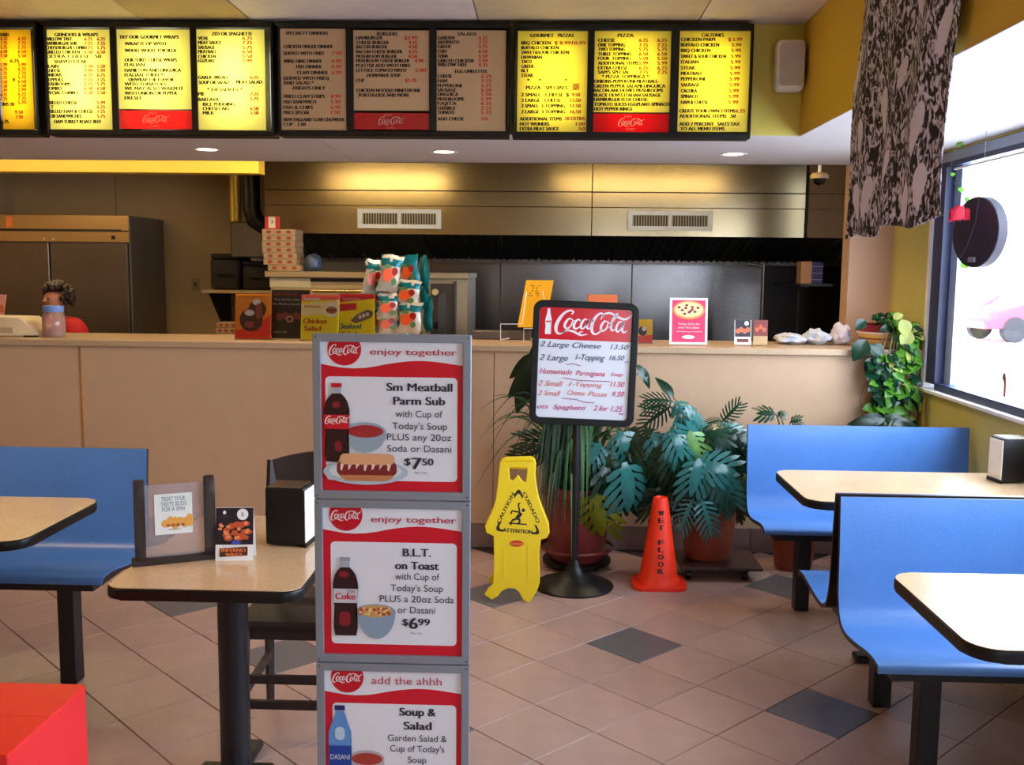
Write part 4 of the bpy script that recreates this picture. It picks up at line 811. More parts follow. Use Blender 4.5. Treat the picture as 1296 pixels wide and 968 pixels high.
def wf2(u, v, w): z = v-low; return (u, 0.135 - z*0.20 - w, z*0.985)
plate([[wp(*q) for q in out], [wp(*q) for q in hole]], wf2, 0.010, 'rear_leaf', SYM, ws, bev=0.003)
mb = MB()
for i in range(9):
    x, z = wp(158+i*11.5, 356); x2, z2 = wp(158+i*11.5, 382); p = wf(x, z, 0.008); q = wf(x2, z2, 0.008); mb.bar(p, q, 0.004, 0.006)
mb.build('grip_ribs', SYM, ws)
for xx in (150, 245):
    p = wf(*wp(xx, 690), 0.009); q = wf(*wp(xx, 825), 0.009); MB().bar(p, q, 0.005, 0.006).build('stiffening_rib', SYM, ws)
fl = bpy.data.objects['front_leaf']; ar = Art(lambda u, v, k=0: wf(*wp(u, -v), 0.010+k), ws, 0.0004)
def tri_ring(P, w):
    c = Vector((sum(p[0] for p in P)/3, sum(p[1] for p in P)/3)); return P, [tuple(c + (Vector(p)-c)*w) for p in P]
def rounded(P, r=0.12, n=5):
    o = []
    for i in range(3):
        p0, p1, p2 = Vector(P[i-1]), Vector(P[i]), Vector(P[(i+1) % 3]); a = p1 + (p0-p1)*r; b = p1 + (p2-p1)*r
        for j in range(n+1): t = j/n; o.append(tuple(a*(1-t)**2 + p1*2*t*(1-t) + b*t*t))
    return o
TP = [(208, -468), (296, -652), (112, -636)]; c = Vector((205, -590))
oo = rounded(TP); ii = [tuple(c + (Vector(p)-c)*0.86) for p in oo]
gapped = []
for i in range(len(oo)):
    j = (i+1) % len(oo)
    if (Vector(oo[i])-Vector(oo[j])).length < 30: gapped.append([oo[i], oo[j], ii[j], ii[i]])
    else:
        a, b, c1, d1 = [Vector(q) for q in (oo[i], oo[j], ii[j], ii[i])]
        for s0, s1 in ((0, 0.10), (0.90, 1)): gapped.append([tuple(a.lerp(b, s0)), tuple(a.lerp(b, s1)), tuple(d1.lerp(c1, s1)), tuple(d1.lerp(c1, s0))])
ar.poly('triangle_outline', gapped, (20, 18, 10))
def seg(p, q, w):
    p, q = Vector(p), Vector(q); n = Vector((-(q-p).y, (q-p).x)).normalized()*w/2; return [tuple(p-n), tuple(q-n), tuple(q+n), tuple(p+n)]
ar.poly('falling_figure', [ell(226, -558, 7, 7, 12), seg((218, -568), (200, -590), 15), seg((213, -572), (206, -536), 6), seg((206, -536), (213, -530), 6), seg((214, -566), (182, -560), 6), seg((182, -560), (176, -572), 6), seg((200, -588), (214, -596), 8), seg((214, -596), (206, -612), 7), seg((199, -590), (182, -596), 8), seg((182, -596), (176, -614), 7), seg((168, -606), (240, -612), 5)], (20, 18, 10))
mb = MB(); f = ar.nf()
put_text(mb, 'ATTENTION', 146, 262, -640, 15, lambda u, v: f(u, v - (u-146)*0.07), 0, 2, 0.02)
def slant(body, A, B, h):
    A, B = Vector(A), Vector(B); d = (B-A); L = d.length; d.normalize(); n = Vector((-d.y, d.x)); put_text(mb, body, 0, L, 0, h, lambda u, v: f(*(A + d*u + n*v)), 0, 2, 0.02)
slant('CAUTION', (133, -610), (192, -496), 14); slant('CUIDADO', (222, -492), (280, -608), 14)
tag(mb.build('lettering', paint((20, 18, 10)), ws, fix=False), kind='stuff')
ar.k += 0.0004
ar.poly('red_emblem', [ell(200, -684, 28, 12, 20)], (206, 40, 24)); ar.text('emblem_lettering', [('Rubbermaid', 178, 222, -688, 8)], (240, 200, 60), 2)

cn = thing('floor_cone', (0.61, 5.15, 0), 'bright orange red traffic cone marked wet floor, between the plants', 'cone')
OR_ = mat('cone_orange', (246, 48, 10), 0.4, var=0.03)
MB().prism(rrect(-0.14, 0.14, -0.12, 0.12, 0.05, 6), 0.022, lambda u, v, w: (u, v, w), bev=0.006).build('base_plate', OR_, cn, smooth=True)
MB().lathe([(0.118, 0.02), (0.108, 0.045), (0.098, 0.06), (0.040, 0.455), (0.036, 0.468), (0.026, 0.472), (0.022, 0.46)], n=32).build('cone_body', OR_, cn, smooth=True)
mb = MB()
for i, chh in enumerate('WET FLOOR'):
    if chh == ' ': continue
    z = 0.405 - i*0.037; r = 0.099 - (z-0.06)*0.147
    put_text(mb, chh, -0.013, 0.013, z-0.022, 0.026, lambda u, v: (math.sin(u/r)*(0.0985-(v-0.06)*0.1468+0.0012), -math.cos(u/r)*(0.0985-(v-0.06)*0.1468+0.0012), v), 0, 2, 0.03)
tag(mb.build('lettering', paint((26, 12, 10)), cn, fix=False), kind='stuff')

# ================================================================== KITCHEN
YH = 8.0
hx0 = aty(335, 250, YH).x; hzb = aty(680, 298, YH).z; hx1 = 2.72
h = thing('range_hood', (0, YH, hzb), 'long stainless steel exhaust hood over the cooking line with two white grilles', 'range hood')
HS = mat('hood_steel', (160, 142, 110), 0.22, 0.92, var=0.05, scale=2, stretch=(1.5, 1, 0.2), bump=0.10, bscale=2.2)
zs1 = aty(680, 262, YH).z-hzb; zs2 = aty(680, 243, YH).z-hzb; ztop = 2.46-hzb
xg = aty(1022, 240, YH).x
TANP = mat('hood_end_tan', (134, 104, 72), 0.5, 0.0, var=0.05)
for a, b, HS in ((hx0, 0.35, HS), (0.35, xg-0.01, HS), (xg+0.01, hx1, TANP)):
    bx(a+0.002, b-0.002, 0.0, 0.02, 0.0, zs1, bev=0.002).build('lower_fascia', HS, h)
    bx(a+0.002, b-0.002, -0.006, 0.02, zs1+0.002, zs2, bev=0.002).build('middle_strip', HS, h)
    bx(a+0.002, b-0.002, 0.0, 0.02, zs2+0.005, ztop, bev=0.002).build('upper_panel', HS, h)
bx(hx0, hx1, 0.021, 0.03, 0.01, ztop).build('backing', DARK, h)
bx(xg-0.008, xg+0.008, -0.01, 0.02, 0.12, ztop-0.05).build('dark_gap_strip', DARK, h)
bx(hx0, hx0+0.02, 0.02, YK-YH-0.002, 0.0, ztop).build('end_panel', STEELD, h)
# sloping filter bank below the fascia
zr = aty(680, 333, YK-0.25).z - hzb
n = 16
for i in range(n):
    a = hx0+0.03 + (hx1-hx0-0.05)*i/n; b = hx0+0.03 + (hx1-hx0-0.05)*(i+1)/n - 0.012
    mb = MB(); mb.face([(a, 0.05, 0.02), (b, 0.05, 0.02), (b, YK-YH-0.26, zr+0.03), (a, YK-YH-0.26, zr+0.03)]); mb.face([(a, 0.05, 0.05), (a, YK-YH-0.26, zr+0.06), (b, YK-YH-0.26, zr+0.06), (b, 0.05, 0.05)])
    for j in range(5):
        xx = a+0.02+(b-a-0.04)*j/4; mb.bar((xx, 0.06, 0.015), (xx, YK-YH-0.27, zr+0.025), 0.012, 0.010)
    mb.build('grease_filter', DARK, h, fix=False)
bx(hx0+0.02, hx1, YK-YH-0.27, YK-YH-0.015, zr-0.0, zr+0.05).build('drip_trough', STEELD, h)
def grille(px0, px1, py0, py1, label):
    p0, p1 = aty(px0, py0, YH-0.008), aty(px1, py1, YH-0.008); w = p1.x-p0.x; hh = p0.z-p1.z
    t = thing('air_grille', (p0.x, YH-0.0085, p1.z), label, 'vent', 'air grilles on the hood')
    plate([[(0, 0), (w, 0), (w, hh), (0, hh)], [(0.1*w/2, 0.2*hh), (w*0.485, 0.2*hh), (w*0.485, 0.8*hh), (0.05*w, 0.8*hh)], [(w*0.515, 0.2*hh), (w*0.95, 0.2*hh), (w*0.95, 0.8*hh), (w*0.515, 0.8*hh)]], lambda u, v, q: (u, -0.008-q, v), 0.012, 'frame', WHITEP, t, bev=0.002)
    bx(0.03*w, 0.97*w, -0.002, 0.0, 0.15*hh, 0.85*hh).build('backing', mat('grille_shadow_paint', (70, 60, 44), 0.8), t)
    SL = mat('grille_slat', (176, 164, 140), 0.5)
    s0 = bx(-0.0045, 0.0045, -0.010, -0.003, 0.16*hh, 0.84*hh).build('slat', SL, t); s0.location = (0.065*w, 0, 0)
    for side in ((0.065, 0.475), (0.53, 0.94)):
        for i in range(14):
            if side[0] == 0.065 and i == 0: continue
            c = s0.copy(); COL.objects.link(c); c.location = ((side[0] + (side[1]-side[0])*i/13)*w, 0, 0)
grille(453, 558, 264.5, 289.5, 'white air grille on the hood above the chip rack')
grille(795, 901, 267, 292, 'white air grille on the hood, the right one')
# fridge
YF = 8.4
fx1 = aty(163, 300, YF).x; fxm = aty(65, 350, YF).x; fx0 = fxm-(fx1-fxm); fzt = aty(100, 272, YF).z; fzd = aty(100, 307, YF).z
f = thing('fridge', ((fx0+fx1)/2, YF, 0), 'tall two-door stainless steel fridge against the kitchen back wall', 'fridge')
W2 = (fx1-fx0)/2; FS = mat('fridge_steel', (186, 150, 104), 0.34, 0.85, var=0.08, scale=2, stretch=(0.3, 1, 1.5))
bx(-W2, W2, 0.03, 0.78, 0.1, fzt, bev=0.004).build('cabinet', mat('fridge_side_steel', (128, 120, 112), 0.45, 0.5), f)
bx(-W2, W2, 0.0, 0.03, fzd+0.10, fzt, bev=0.003).build('grille_panel', FS, f); bx(-W2, W2, 0.004, 0.03, fzd+0.005, fzd+0.095, bev=0.003).build('control_panel', FS, f)
bx(-W2, W2-0.06, -0.002, 0.002, fzd+0.094, fzd+0.112).build('dark_slot', DARK, f)
for s, a, b in ((1, 0.006, W2-0.01), (-1, -W2+0.01, -0.006)):
    d = bx(a, b, -0.02, 0.028, 0.18, fzd, bev=0.006).build('door', mat('fridge_door_steel', (112, 98, 90), 0.34, 0.85, var=0.08, scale=2), f)
    bx(s*0.05-0.012, s*0.05+0.012, -0.05, -0.021, 0.95, 1.25, bev=0.004).build('handle', STEELD, d)
bx(0.60*W2*1.3, 0.60*W2*1.3+0.03, -0.002, 0.004, fzd+0.03, fzd+0.06).build('badge', BLACK, f)
for xx in (-0.05, 0.03): MB().lathe([(0.006, 0), (0.005, 0.005)], n=10, M=Matrix.Translation((xx, 0.003, fzd+0.03)) @ Matrix.Rotation(PI/2, 4, 'X')).build('lock', WHITEP, f)
for xx in (-W2+0.05, W2-0.05):
    for yy in (0.08, 0.72): bx(xx-0.02, xx+0.02, yy-0.02, yy+0.02, 0, 0.1).build('foot', STEELD, f)
a = aty(10, 280, YF-0.02); t = thing('wall_notice', (a.x, YF-0.001, a.z), 'small orange notice stuck on the top of the fridge', 'notice')
bx(-0.028, 0.028, -0.002, 0, -0.05, 0.04).build('paper', paint((216, 110, 60)), t)
# pizza oven
YO_ = 7.35
ox0, ox1 = aty(338, 348, YO_).x, aty(593, 348, YO_).x; oz = aty(460, 344, YO_).z
ov = thing('pizza_oven', (ox0, YO_, 0), 'stainless steel deck pizza oven behind the counter menus', 'oven'); OW = ox1-ox0
OS = mat('oven_steel', (206, 190, 160), 0.32, 0.8, var=0.05, scale=3)
bx(-0.01, OW, -0.03, 0.9, oz-0.045, oz, bev=0.004).build('top_plate', OS, ov)
dw = aty(545, 380, YO_).x - ox0
bx(0.02, OW-0.01, 0.02, 0.88, 0.5, oz-0.046).build('body', OS, ov)
for zz, zt in ((oz-0.42, oz-0.12), (oz-0.80, oz-0.46)):
    d = bx(0.05, dw-0.02, -0.01, 0.019, zz, zt, bev=0.005).build('door', OS, ov)
    MB().tube([(0.35, -0.01, zt-0.02), (0.35, -0.05, zt-0.02), (dw-0.10, -0.05, zt-0.02), (dw-0.10, -0.01, zt-0.02)], 0.012, 10).build('handle', mat('brass_handle', (226, 200, 130), 0.25, 0.9), d, smooth=True)
bx(0.05, dw-0.02, 0.0, 0.0195, oz-0.075, oz-0.05).build('dark_slot', DARK, ov)
bx(0.02, 0.32, -0.004, 0.0195, oz-0.118, oz-0.052).build('louvre_panel', mat('oven_cream', (190, 176, 140), 0.5), ov)
bx(dw, OW-0.10, -0.002, 0.0195, oz-0.9, oz-0.08, bev=0.003).build('control_panel', STEELD, ov)
p1, p2 = aty(564, 390, YO_-0.06), aty(577, 360, YO_-0.06)
MB().prism([(aty(555, 0, YO_).x-ox0, oz-0.8), (aty(566, 0, YO_).x-ox0, oz-0.8), (aty(566, 0, YO_).x-ox0, oz-0.13), (aty(556, 0, YO_).x-ox0, oz-0.17)], 0.05, lambda u, v, w: (u, -0.055+w, v)).build('door_lever', STEEL, ov)
bx(OW-0.105, OW-0.085, -0.03, 0.01, oz-0.8, oz-0.06, bev=0.004).build('bright_post', STEEL, ov)
for zz, nm, m_ in ((aty(550, 411, YO_).z, 'knob', BLACK), (aty(550, 370, YO_).z, 'dial', mat('dial_cream', (220, 196, 150), 0.4))):
    MB().lathe([(0.026, 0), (0.026, 0.02), (0.018, 0.032)], n=18, M=Matrix.Translation((aty(551, 400, YO_).x-ox0, -0.002, zz)) @ Matrix.Rotation(PI/2, 4, 'X')).build(nm, m_, ov, smooth=True)
for xx in (0.06, OW-0.08):
    for yy in (0.06, 0.8): bx(xx-0.025, xx+0.025, yy-0.025, yy+0.025, 0, 0.5).build('leg', STEELD, ov)
# pizza boxes, on the oven and on a side table
CARD = mat('box_cardboard', (176, 146, 116), 0.7, var=0.04); PRN = paint((156, 70, 50), 0.7)
def pizzabox(x, y, z, w, rz, label, group):
    t = thing('pizza_box', (x, y, z), label, 'box', group, rz)
    b = bx(-w/2, w/2, -w/2, w/2, 0.001, 0.043, bev=0.002).build('box_body', CARD, t)
    ar = Art(lambda u, v, k=0: (u, -w/2-k, v), b, 0.0006)
    ar.poly('printed_marks', [ell(-w*0.3+w*0.3*i, 0.022, 0.020, 0.013, 10) for i in range(3)], None, m=PRN)
    return t
bxx = (aty(340, 330, YO_+0.3).x + aty(382, 330, YO_+0.3).x)/2
nb = ['topmost', 'second', 'third', 'fourth', 'fifth', 'sixth', 'lowest']
for i in range(7):
    z = oz + 0.0005 + 0.0445*(6-i); pizzabox(bxx + (0.02 if i == 6 else -0.012 if i > 3 else -0.02), YO_+0.32, z, 0.25, 0.02*math.sin(i*2.1), 'flat pizza box, %s in the stack on top of the oven' % nb[i], 'pizza boxes on the oven')
zt = oz + 0.0445*7
t = thing('price_tag', (aty(346, 284, YO_+0.25).x, YO_+0.22, zt), 'small red and white tag standing on the pizza box stack', 'tag')
bx(-0.055, 0.055, -0.01, 0.01, 0.0, 0.095, bev=0.004).build('tag_body', paint((214, 50, 50)), t); bx(-0.026, 0.026, -0.0115, -0.0105, 0.008, 0.09).build('tag_face', paint((240, 226, 200)), t)
ar = Art(lambda u, v, k=0: (u, -0.0117-k, v), t); ar.text('lettering', [('3', -0.010, 0.010, 0.042, 0.022)], (60, 60, 60))
t = thing('foil_bag', (aty(380, 333, YO_+0.2).x+0.04, YO_+0.3, oz), 'crumpled bluish bag beside the pizza box stack on the oven', 'bag')
def blob(rx, ry, rz, seed, amp=0.25, n=2):
    bm = bmesh.new(); bmesh.ops.create_icosphere(bm, subdivisions=n+1, radius=1)
    for v in bm.verts:
        k = 1 + amp*noise.noise(v.co*1.8 + Vector((seed, 0, 0))); v.co = Vector((v.co.x*rx*k, v.co.y*ry*k, max(v.co.z*k, -0.85)*rz))
    mb = MB(); mb.bm.free(); mb.bm = bm; return mb
o = blob(0.075, 0.06, 0.07, 3).build('bag_body', mat('blue_foil', (80, 96, 130), 0.35, 0.4), t, smooth=True); o.location = (0.03, 0, 0.06)
# shelf with delivery bags on the back wall
YSH = YK-0.62
sx0, sx1 = aty(255, 368, YSH).x, aty(352, 368, YSH).x; sz = aty(300, 367, YSH).z
sh = thing('wall_shelf', (sx0, YK-0.002, sz), 'steel wall shelf holding dark delivery bags', 'shelf'); SWd = sx1-sx0
bx(0, SWd, -(YK-YSH), 0, -0.03, 0.0, bev=0.003).build('shelf_board', OS, sh)
for xx in (0.04, SWd-0.06): MB().prism([(-0.005, -0.5), (-0.005, -0.03), (-0.56, -0.03)], 0.02, lambda u, v, w: (xx+w, u, v)).build('bracket', BLACKM, sh)
BAG = mat('dark_bag_fabric', (34, 22, 20), 0.75, bump=0.3, bscale=30)
for (a, b, zz, lab) in ((264, 306, 321, 'dark brown delivery bag on the wall shelf, the taller left one'), (302, 345, 330, 'dark brown insulated delivery bag on the wall shelf, the lower right one')):
    xa, xb = aty(a, 350, YSH+0.1).x, aty(b, 350, YSH+0.1).x; zt2 = aty(300, zz, YSH+0.1).z - sz
    t = thing('delivery_bag', ((xa+xb)/2, YSH+0.3+(0.04 if a > 290 else 0), sz), lab, 'bag', 'delivery bags')
    w = (xb-xa)/2-0.018; o = bx(-w, w, -0.22, 0.22, 0.0, zt2*0.86, bev=0.03, seg=3).build('bag_body', BAG, t, smooth=True)
    bx(-w*0.92, w*0.92, -0.235, 0.20, zt2*0.84, zt2, bev=0.02, seg=2).build('flap', BAG, t, smooth=True)
    bx(-w*0.5, w*0.5, -0.245, -0.236, zt2*0.4, zt2*0.45).build('strap', BLACK, t)
# work table below shelf with stack of boxes
twx = aty(300, 430, 8.3).x
wt = thing('work_table', (twx, 8.35, 0), 'low steel work table under the wall shelf, mostly hidden by the counter', 'table')
bx(-0.45, 0.45, -0.3, 0.35, 0.96, 1.0, bev=0.004).build('tabletop', STEEL, wt)
for s in (-0.42, 0.42):
    for yy in (-0.27, 0.32): MB().lathe([(0.02, 0), (0.02, 0.96)], (s, yy, 0), 12).build('leg', STEELD, wt)
for i in range(4):
    px_ = aty(289, 410, 8.2).x; pizzabox(px_+0.01*(i % 2), 8.22, 1.0005+0.0535*i*0.84, 0.17, 0.0, 'small cardboard box, %s in the short stack under the wall shelf' % ['lowest', 'second from below', 'third from below', 'topmost'][i], 'small boxes under the shelf')
# duct left of hood, light switch, camera, post, wall box
t = thing('steel_box_duct', (aty(322, 300, 8.6).x, 8.56, aty(322, 326, 8.5).z), 'grey steel duct box below the black pipe left of the hood', 'duct')
w = 0.17; bx(-w, w, -0.08, 0.6, 0.0, 0.30, bev=0.01).build('duct_body', STEEL, t)
MB().tube([(-0.13, -0.05, 0.30), (-0.13, -0.05, 0.82)], 0.05, 14).build('side_pipe', mat('brass_yellow_pipe', (190, 150, 60), 0.4, 0.5), t, smooth=True)
MB().tube([(0.02, -0.1, 0.84), (0.02, -0.1, 0.40), (0.05, -0.1, 0.31), (0.12, -0.1, 0.27), (0.2, -0.08, 0.26)], 0.075, 16).build('black_pipe', BLACKM, t, smooth=True)
a = aty(247, 360, YK-0.01); t = thing('wall_switch', (a.x, YK-0.001, a.z), 'small tan switch plate on the kitchen wall right of the fridge', 'switch')
bx(-0.035, 0.035, -0.006, 0, -0.055, 0.055, bev=0.002).build('plate', mat('tan_plate', (150, 124, 92), 0.5), t); bx(-0.012, 0.012, -0.012, -0.006, -0.02, 0.02, bev=0.002).build('rocker', mat('switch_brown', (90, 66, 44), 0.5), t)
a = aty(1037, 226, 6.75); t = thing('dome_camera', (a.x, 6.75, 2.469), 'small dark security dome camera under the kitchen ceiling beside the pillar', 'camera')
zc = a.z - 2.469
MB().lathe([(0.012, zc+0.03), (0.012, 0.0)], n=10).build('drop_rod', WHITEP, t); MB().lathe([(0.058, zc+0.0), (0.06, zc+0.02), (0.045, zc+0.035), (0.01, zc+0.04)], n=24).build('mount', mat('camera_mount', (196, 170, 130), 0.5), t, smooth=True)
MB().lathe([(0.004, zc-0.045), (0.025, zc-0.038), (0.040, zc-0.02), (0.044, zc)], n=24).build('dome', mat('dark_dome', (14, 12, 22), 0.1), t, smooth=True)
a = aty(965, 380, 8.3); t = thing('steel_post', (a.x, 8.3, 0), 'thin bright steel post in front of the steel wall sheets', 'post')
MB().lathe([(0.018, 0), (0.018, aty(965, 334, 8.3).z)], n=14).build('post', STEEL, t, smooth=True)
MB().tube([(-0.001, 0, aty(965, 336, 8.3).z-0.01), (-0.10, 0, aty(965, 334, 8.3).z), (-0.13, 0, aty(965, 334, 8.3).z)], 0.014, 10).build('elbow', STEEL, t, smooth=True)
p0, p1 = aty(1012, 331, 7.9), aty(1039, 359, 7.9)
t = thing('wall_rack', ((p0.x+p1.x)/2, 7.9, p1.z), 'little black rack fixed high beside the cooking line', 'rack')
bx(-0.09, 0.16, -0.07, 0.12, -0.02, 0.0).build('rack_shelf', BLACKM, t); MB().tube([(0.0, 0.1, -0.02), (0.0, 1.17, -0.02)], 0.012, 8).build('arm', BLACKM, t)
t = thing('small_carton', ((p0.x+p1.x)/2, 7.9, p1.z), 'small carton, tan front and dark blue side, on the kitchen rack beside the pillar', 'box')
bx(-0.085, 0.0, -0.05, 0.08, 0.0005, 0.17, bev=0.002).build('tan_side', paint((206, 150, 100)), t); bx(0.001, 0.085, -0.045, 0.08, 0.0005, 0.165, bev=0.002).build('blue_side', paint((44, 40, 110)), t)
for i in range(3): bx(0.002, 0.084, -0.047, -0.0455, 0.03+0.05*i, 0.033+0.05*i).build('line_print', paint((190, 180, 200)), t)
rg = thing('range_stand_in', (1.1, 8.45, 0), 'black stand-in range hidden by the counter, added to darken the steel reflections', 'range')  # unseen range added only as a dark shape for the steel to reflect
bx(-1.5, 1.4, -0.05, 0.7, 0.1, 0.86).build('body', DARK, rg); bx(-1.5, 1.4, -0.07, 0.7, 0.862, 0.90).build('griddle', BLACKM, rg); bx(-1.45, 1.35, -0.02, 0.68, 0.0, 0.1).build('plinth', DARK, rg)

# ================================================================== PERSON behind the counter
pn = thing('person', (-3.46, 7.05, 0), 'person with dark curly hair in a red top behind the counter', 'person', rz=math.radians(-28)); pn.scale = (0.955, 0.955, 0.955)
SKIN = mat('skin', (196, 128, 98), 0.5, var=0.05); HAIR = mat('dark_brown_hair', (52, 28, 22), 0.6, bump=0.6, bscale=60); REDT = mat('red_cotton', (206, 22, 30), 0.7, var=0.06); TRO = mat('dark_trousers', (26, 26, 34), 0.8)
# local: faces -y
nodes = [(0, 0.02, 0.86, .15, .11), (0, 0.02, 1.02, .135, .10), (0, 0.0, 1.17, .15, .105), (0, -0.01, 1.25, .12, .09), (0, -0.015, 1.31, .05, .05), (0, -0.035, 1.38, .055, .06),
 (0, -0.045, 1.45, .078, .092), (0, -0.035, 1.52, .06, .075),
 (-.165, 0, 1.235, .055), (-.235, -.03, 1.00, .042), (-.17, -.24, 0.93, .034), (-.14, -.31, 0.93, .03), (.165, 0, 1.235, .055), (.235, -.03, 1.00, .042), (.17, -.24, 0.93, .034), (.14, -.31, 0.93, .03),
 (-.09, 0.02, 0.80, .095), (-.095, 0.0, 0.44, .062), (-.095, 0.03, 0.08, .042), (-.10, -.09, 0.035, .035), (.09, 0.02, 0.80, .095), (.095, 0.0, 0.44, .062), (.095, 0.03, 0.08, .042), (.10, -.09, 0.035, .035)]
for s, b in ((-1, 11), (1, 15)):
    for k in range(4): nodes.append((s*(.165-.02*k), -.395+0.006*abs(k-1.5), 0.925, .0095))
    nodes.append((s*.105, -.335, 0.94, .011))
edges = [(0, 1), (1, 2), (2, 3), (3, 4), (4, 5), (5, 6), (6, 7), (3, 8), (8, 9), (9, 10), (10, 11), (3, 12), (12, 13), (13, 14), (14, 15), (0, 16), (16, 17), (17, 18), (18, 19), (0, 20), (20, 21), (21, 22), (22, 23)]
for k in range(5): edges += [(11, 24+k), (15, 29+k)]
skin('body', nodes, edges, SKIN, pn)
mb = MB()
mb.tube([(0, -.108, 1.475), (0, -.127, 1.447), (0, -.112, 1.440)], [.007, .012, .008], 8); mb.build('nose', SKIN, pn, smooth=True)
mb = MB(); mb.lathe([(0.001, 0), (0.02, 0.003), (0.001, 0.006)], n=12, M=Matrix.Translation((0, -.112, 1.408)) @ Matrix.Rotation(PI/2, 4, 'X') @ Matrix.Diagonal((1, .35, 1, 1))); mb.build('mouth', paint((150, 60, 56)), pn)
for s in (-1, 1):
    MB().lathe([(0.001, 0), (0.012, 0.002), (0.001, 0.006)], n=12, M=Matrix.Translation((s*.028, -.112, 1.465)) @ Matrix.Rotation(PI/2, 4, 'X') @ Matrix.Diagonal((1, .6, 1, 1))).build('eye', paint((40, 26, 22)), pn)
    MB().tube([(s*.074, -.04, 1.43), (s*.086, -.03, 1.455), (s*.076, -.025, 1.478)], [.006, .010, .006], 8).build('ear', SKIN, pn, smooth=True)
mb = MB(); random.seed(11)
for i in range(150):
    th_, ph = random.uniform(0, 2*PI), random.uniform(-0.55, 1.45); d = Vector((math.cos(th_)*math.cos(ph), math.sin(th_)*math.cos(ph), math.sin(ph)))
    if d.y < -0.35 and d.z < 0.55: continue
    c = Vector((0, -0.015, 1.475)) + Vector((d.x*.098, d.y*.118, d.z*.105)); rr_ = random.uniform(.016, .028); bm2 = bmesh.ops.create_icosphere(mb.bm, subdivisions=1, radius=rr_, matrix=Matrix.Translation(c))
mb.build('hair', HAIR, pn, smooth=True)
sn = [(0, 0.02, 0.84, .175, .135), (0, 0.02, 1.02, .16, .125), (0, 0.0, 1.17, .18, .135), (0, -0.01, 1.275, .15, .12), (-.18, 0, 1.245, .10), (-.232, -.02, 1.06, .08), (.18, 0, 1.245, .10), (.232, -.02, 1.06, .08), (0, -.015, 1.325, .075, .075)]
skin('red_shirt', sn, [(0, 1), (1, 2), (2, 3), (3, 4), (4, 5), (3, 6), (6, 7), (3, 8)], REDT, pn)
skin('trousers', [(0, 0.02, 0.86, .16, .12), (-.09, 0.02, 0.78, .105), (-.095, 0.0, 0.44, .075), (-.095, 0.03, 0.10, .06), (.09, 0.02, 0.78, .105), (.095, 0.0, 0.44, .075), (.095, 0.03, 0.10, .06)], [(0, 1), (1, 2), (2, 3), (0, 4), (4, 5), (5, 6)], TRO, pn)

# ================================================================== THINGS ON THE COUNTER
t = thing('cash_register', (aty(8, 410, 6.08).x, 6.08, ZC), 'cream cash register with a sloping front at the left end of the counter', 'register')
xr = aty(38, 410, 6.0).x - aty(8, 410, 6.08).x; xl = -0.30; zt_ = 0.115
MB().prism([(xl, 0.0), (xr+0.07, 0.0), (xr+0.07, 0.02), (xr-0.01, 0.085), (xr-0.045, 0.112), (xl, 0.118)], 0.26, lambda u, v, w: (u, -0.13+w, v+0.001), bev=0.006).build('body', CREAM, t, smooth=True)
bx(xl+0.02, xr-0.08, -0.132, -0.129, 0.02, 0.055).build('receipt_slot', mat('cream_shadowed', (190, 164, 124), 0.5), t)
for i in range(3):
    for j in range(3): bx(xl+0.04+0.03*i, xl+0.062+0.03*i, -0.1+0.05*j, -0.07+0.05*j, 0.1185, 0.126, bev=0.002).build('key', WHITE, t)
t = thing('menu_leaflet', (aty(0, 385, 6.1).x, 6.1, ZC+0.1195), 'pink and orange leaflet leaning on top of the cash register', 'leaflet')
MB().prism([(-0.09, 0.002), (0.02, 0.002), (0.043, 0.125), (-0.07, 0.135)], 0.004, lambda u, v, w: (u, w, v)).build('sheet', paint((226, 150, 128)), t); ar = Art(lambda u, v, k=0: (u, -k, v), t); ar.poly('food_picture', [ell(0.008, 0.04, 0.016, 0.026, 12)], (206, 110, 50))
t = thing('plastic_jar', (aty(68, 410, 6.0).x, 6.0, ZC), 'clear plastic jar with a light blue lid on the counter in front of the person', 'jar')
JR = clear('jar_plastic', (236, 206, 196), haze=0.28, gloss=0.15)
jh = 0.165; MB().lathe([(0.060, 0.001), (0.066, 0.012), (0.066, 0.115), (0.054, 0.142), (0.052, 0.155)], n=28, cap=False).build('jar_body', JR, t, smooth=True)
MB().lathe([(0.063, 0.0015), (0.001, 0.0015)], n=28, cap=False).build('jar_bottom', JR, t)
MB().lathe([(0.058, 0.150), (0.060, 0.155), (0.060, 0.182), (0.055, 0.187)], n=32).build('lid', mat('light_blue_plastic', (110, 150, 222), 0.35), t, smooth=True)
o = blob(0.03, 0.025, 0.03, 5).build('contents', mat('candy_brown', (150, 96, 84), 0.6), t, smooth=True); o.location = (-0.01, 0, 0.03)
a = aty(38, 424, 5.9); t = thing('pen', (a.x, 5.9, ZC), 'dark pen lying on the counter by the cash register', 'pen'); MB().tube([(-0.04, 0.0, 0.006), (0.045, 0.012, 0.006)], 0.005, 8).build('barrel', BLACK, t)
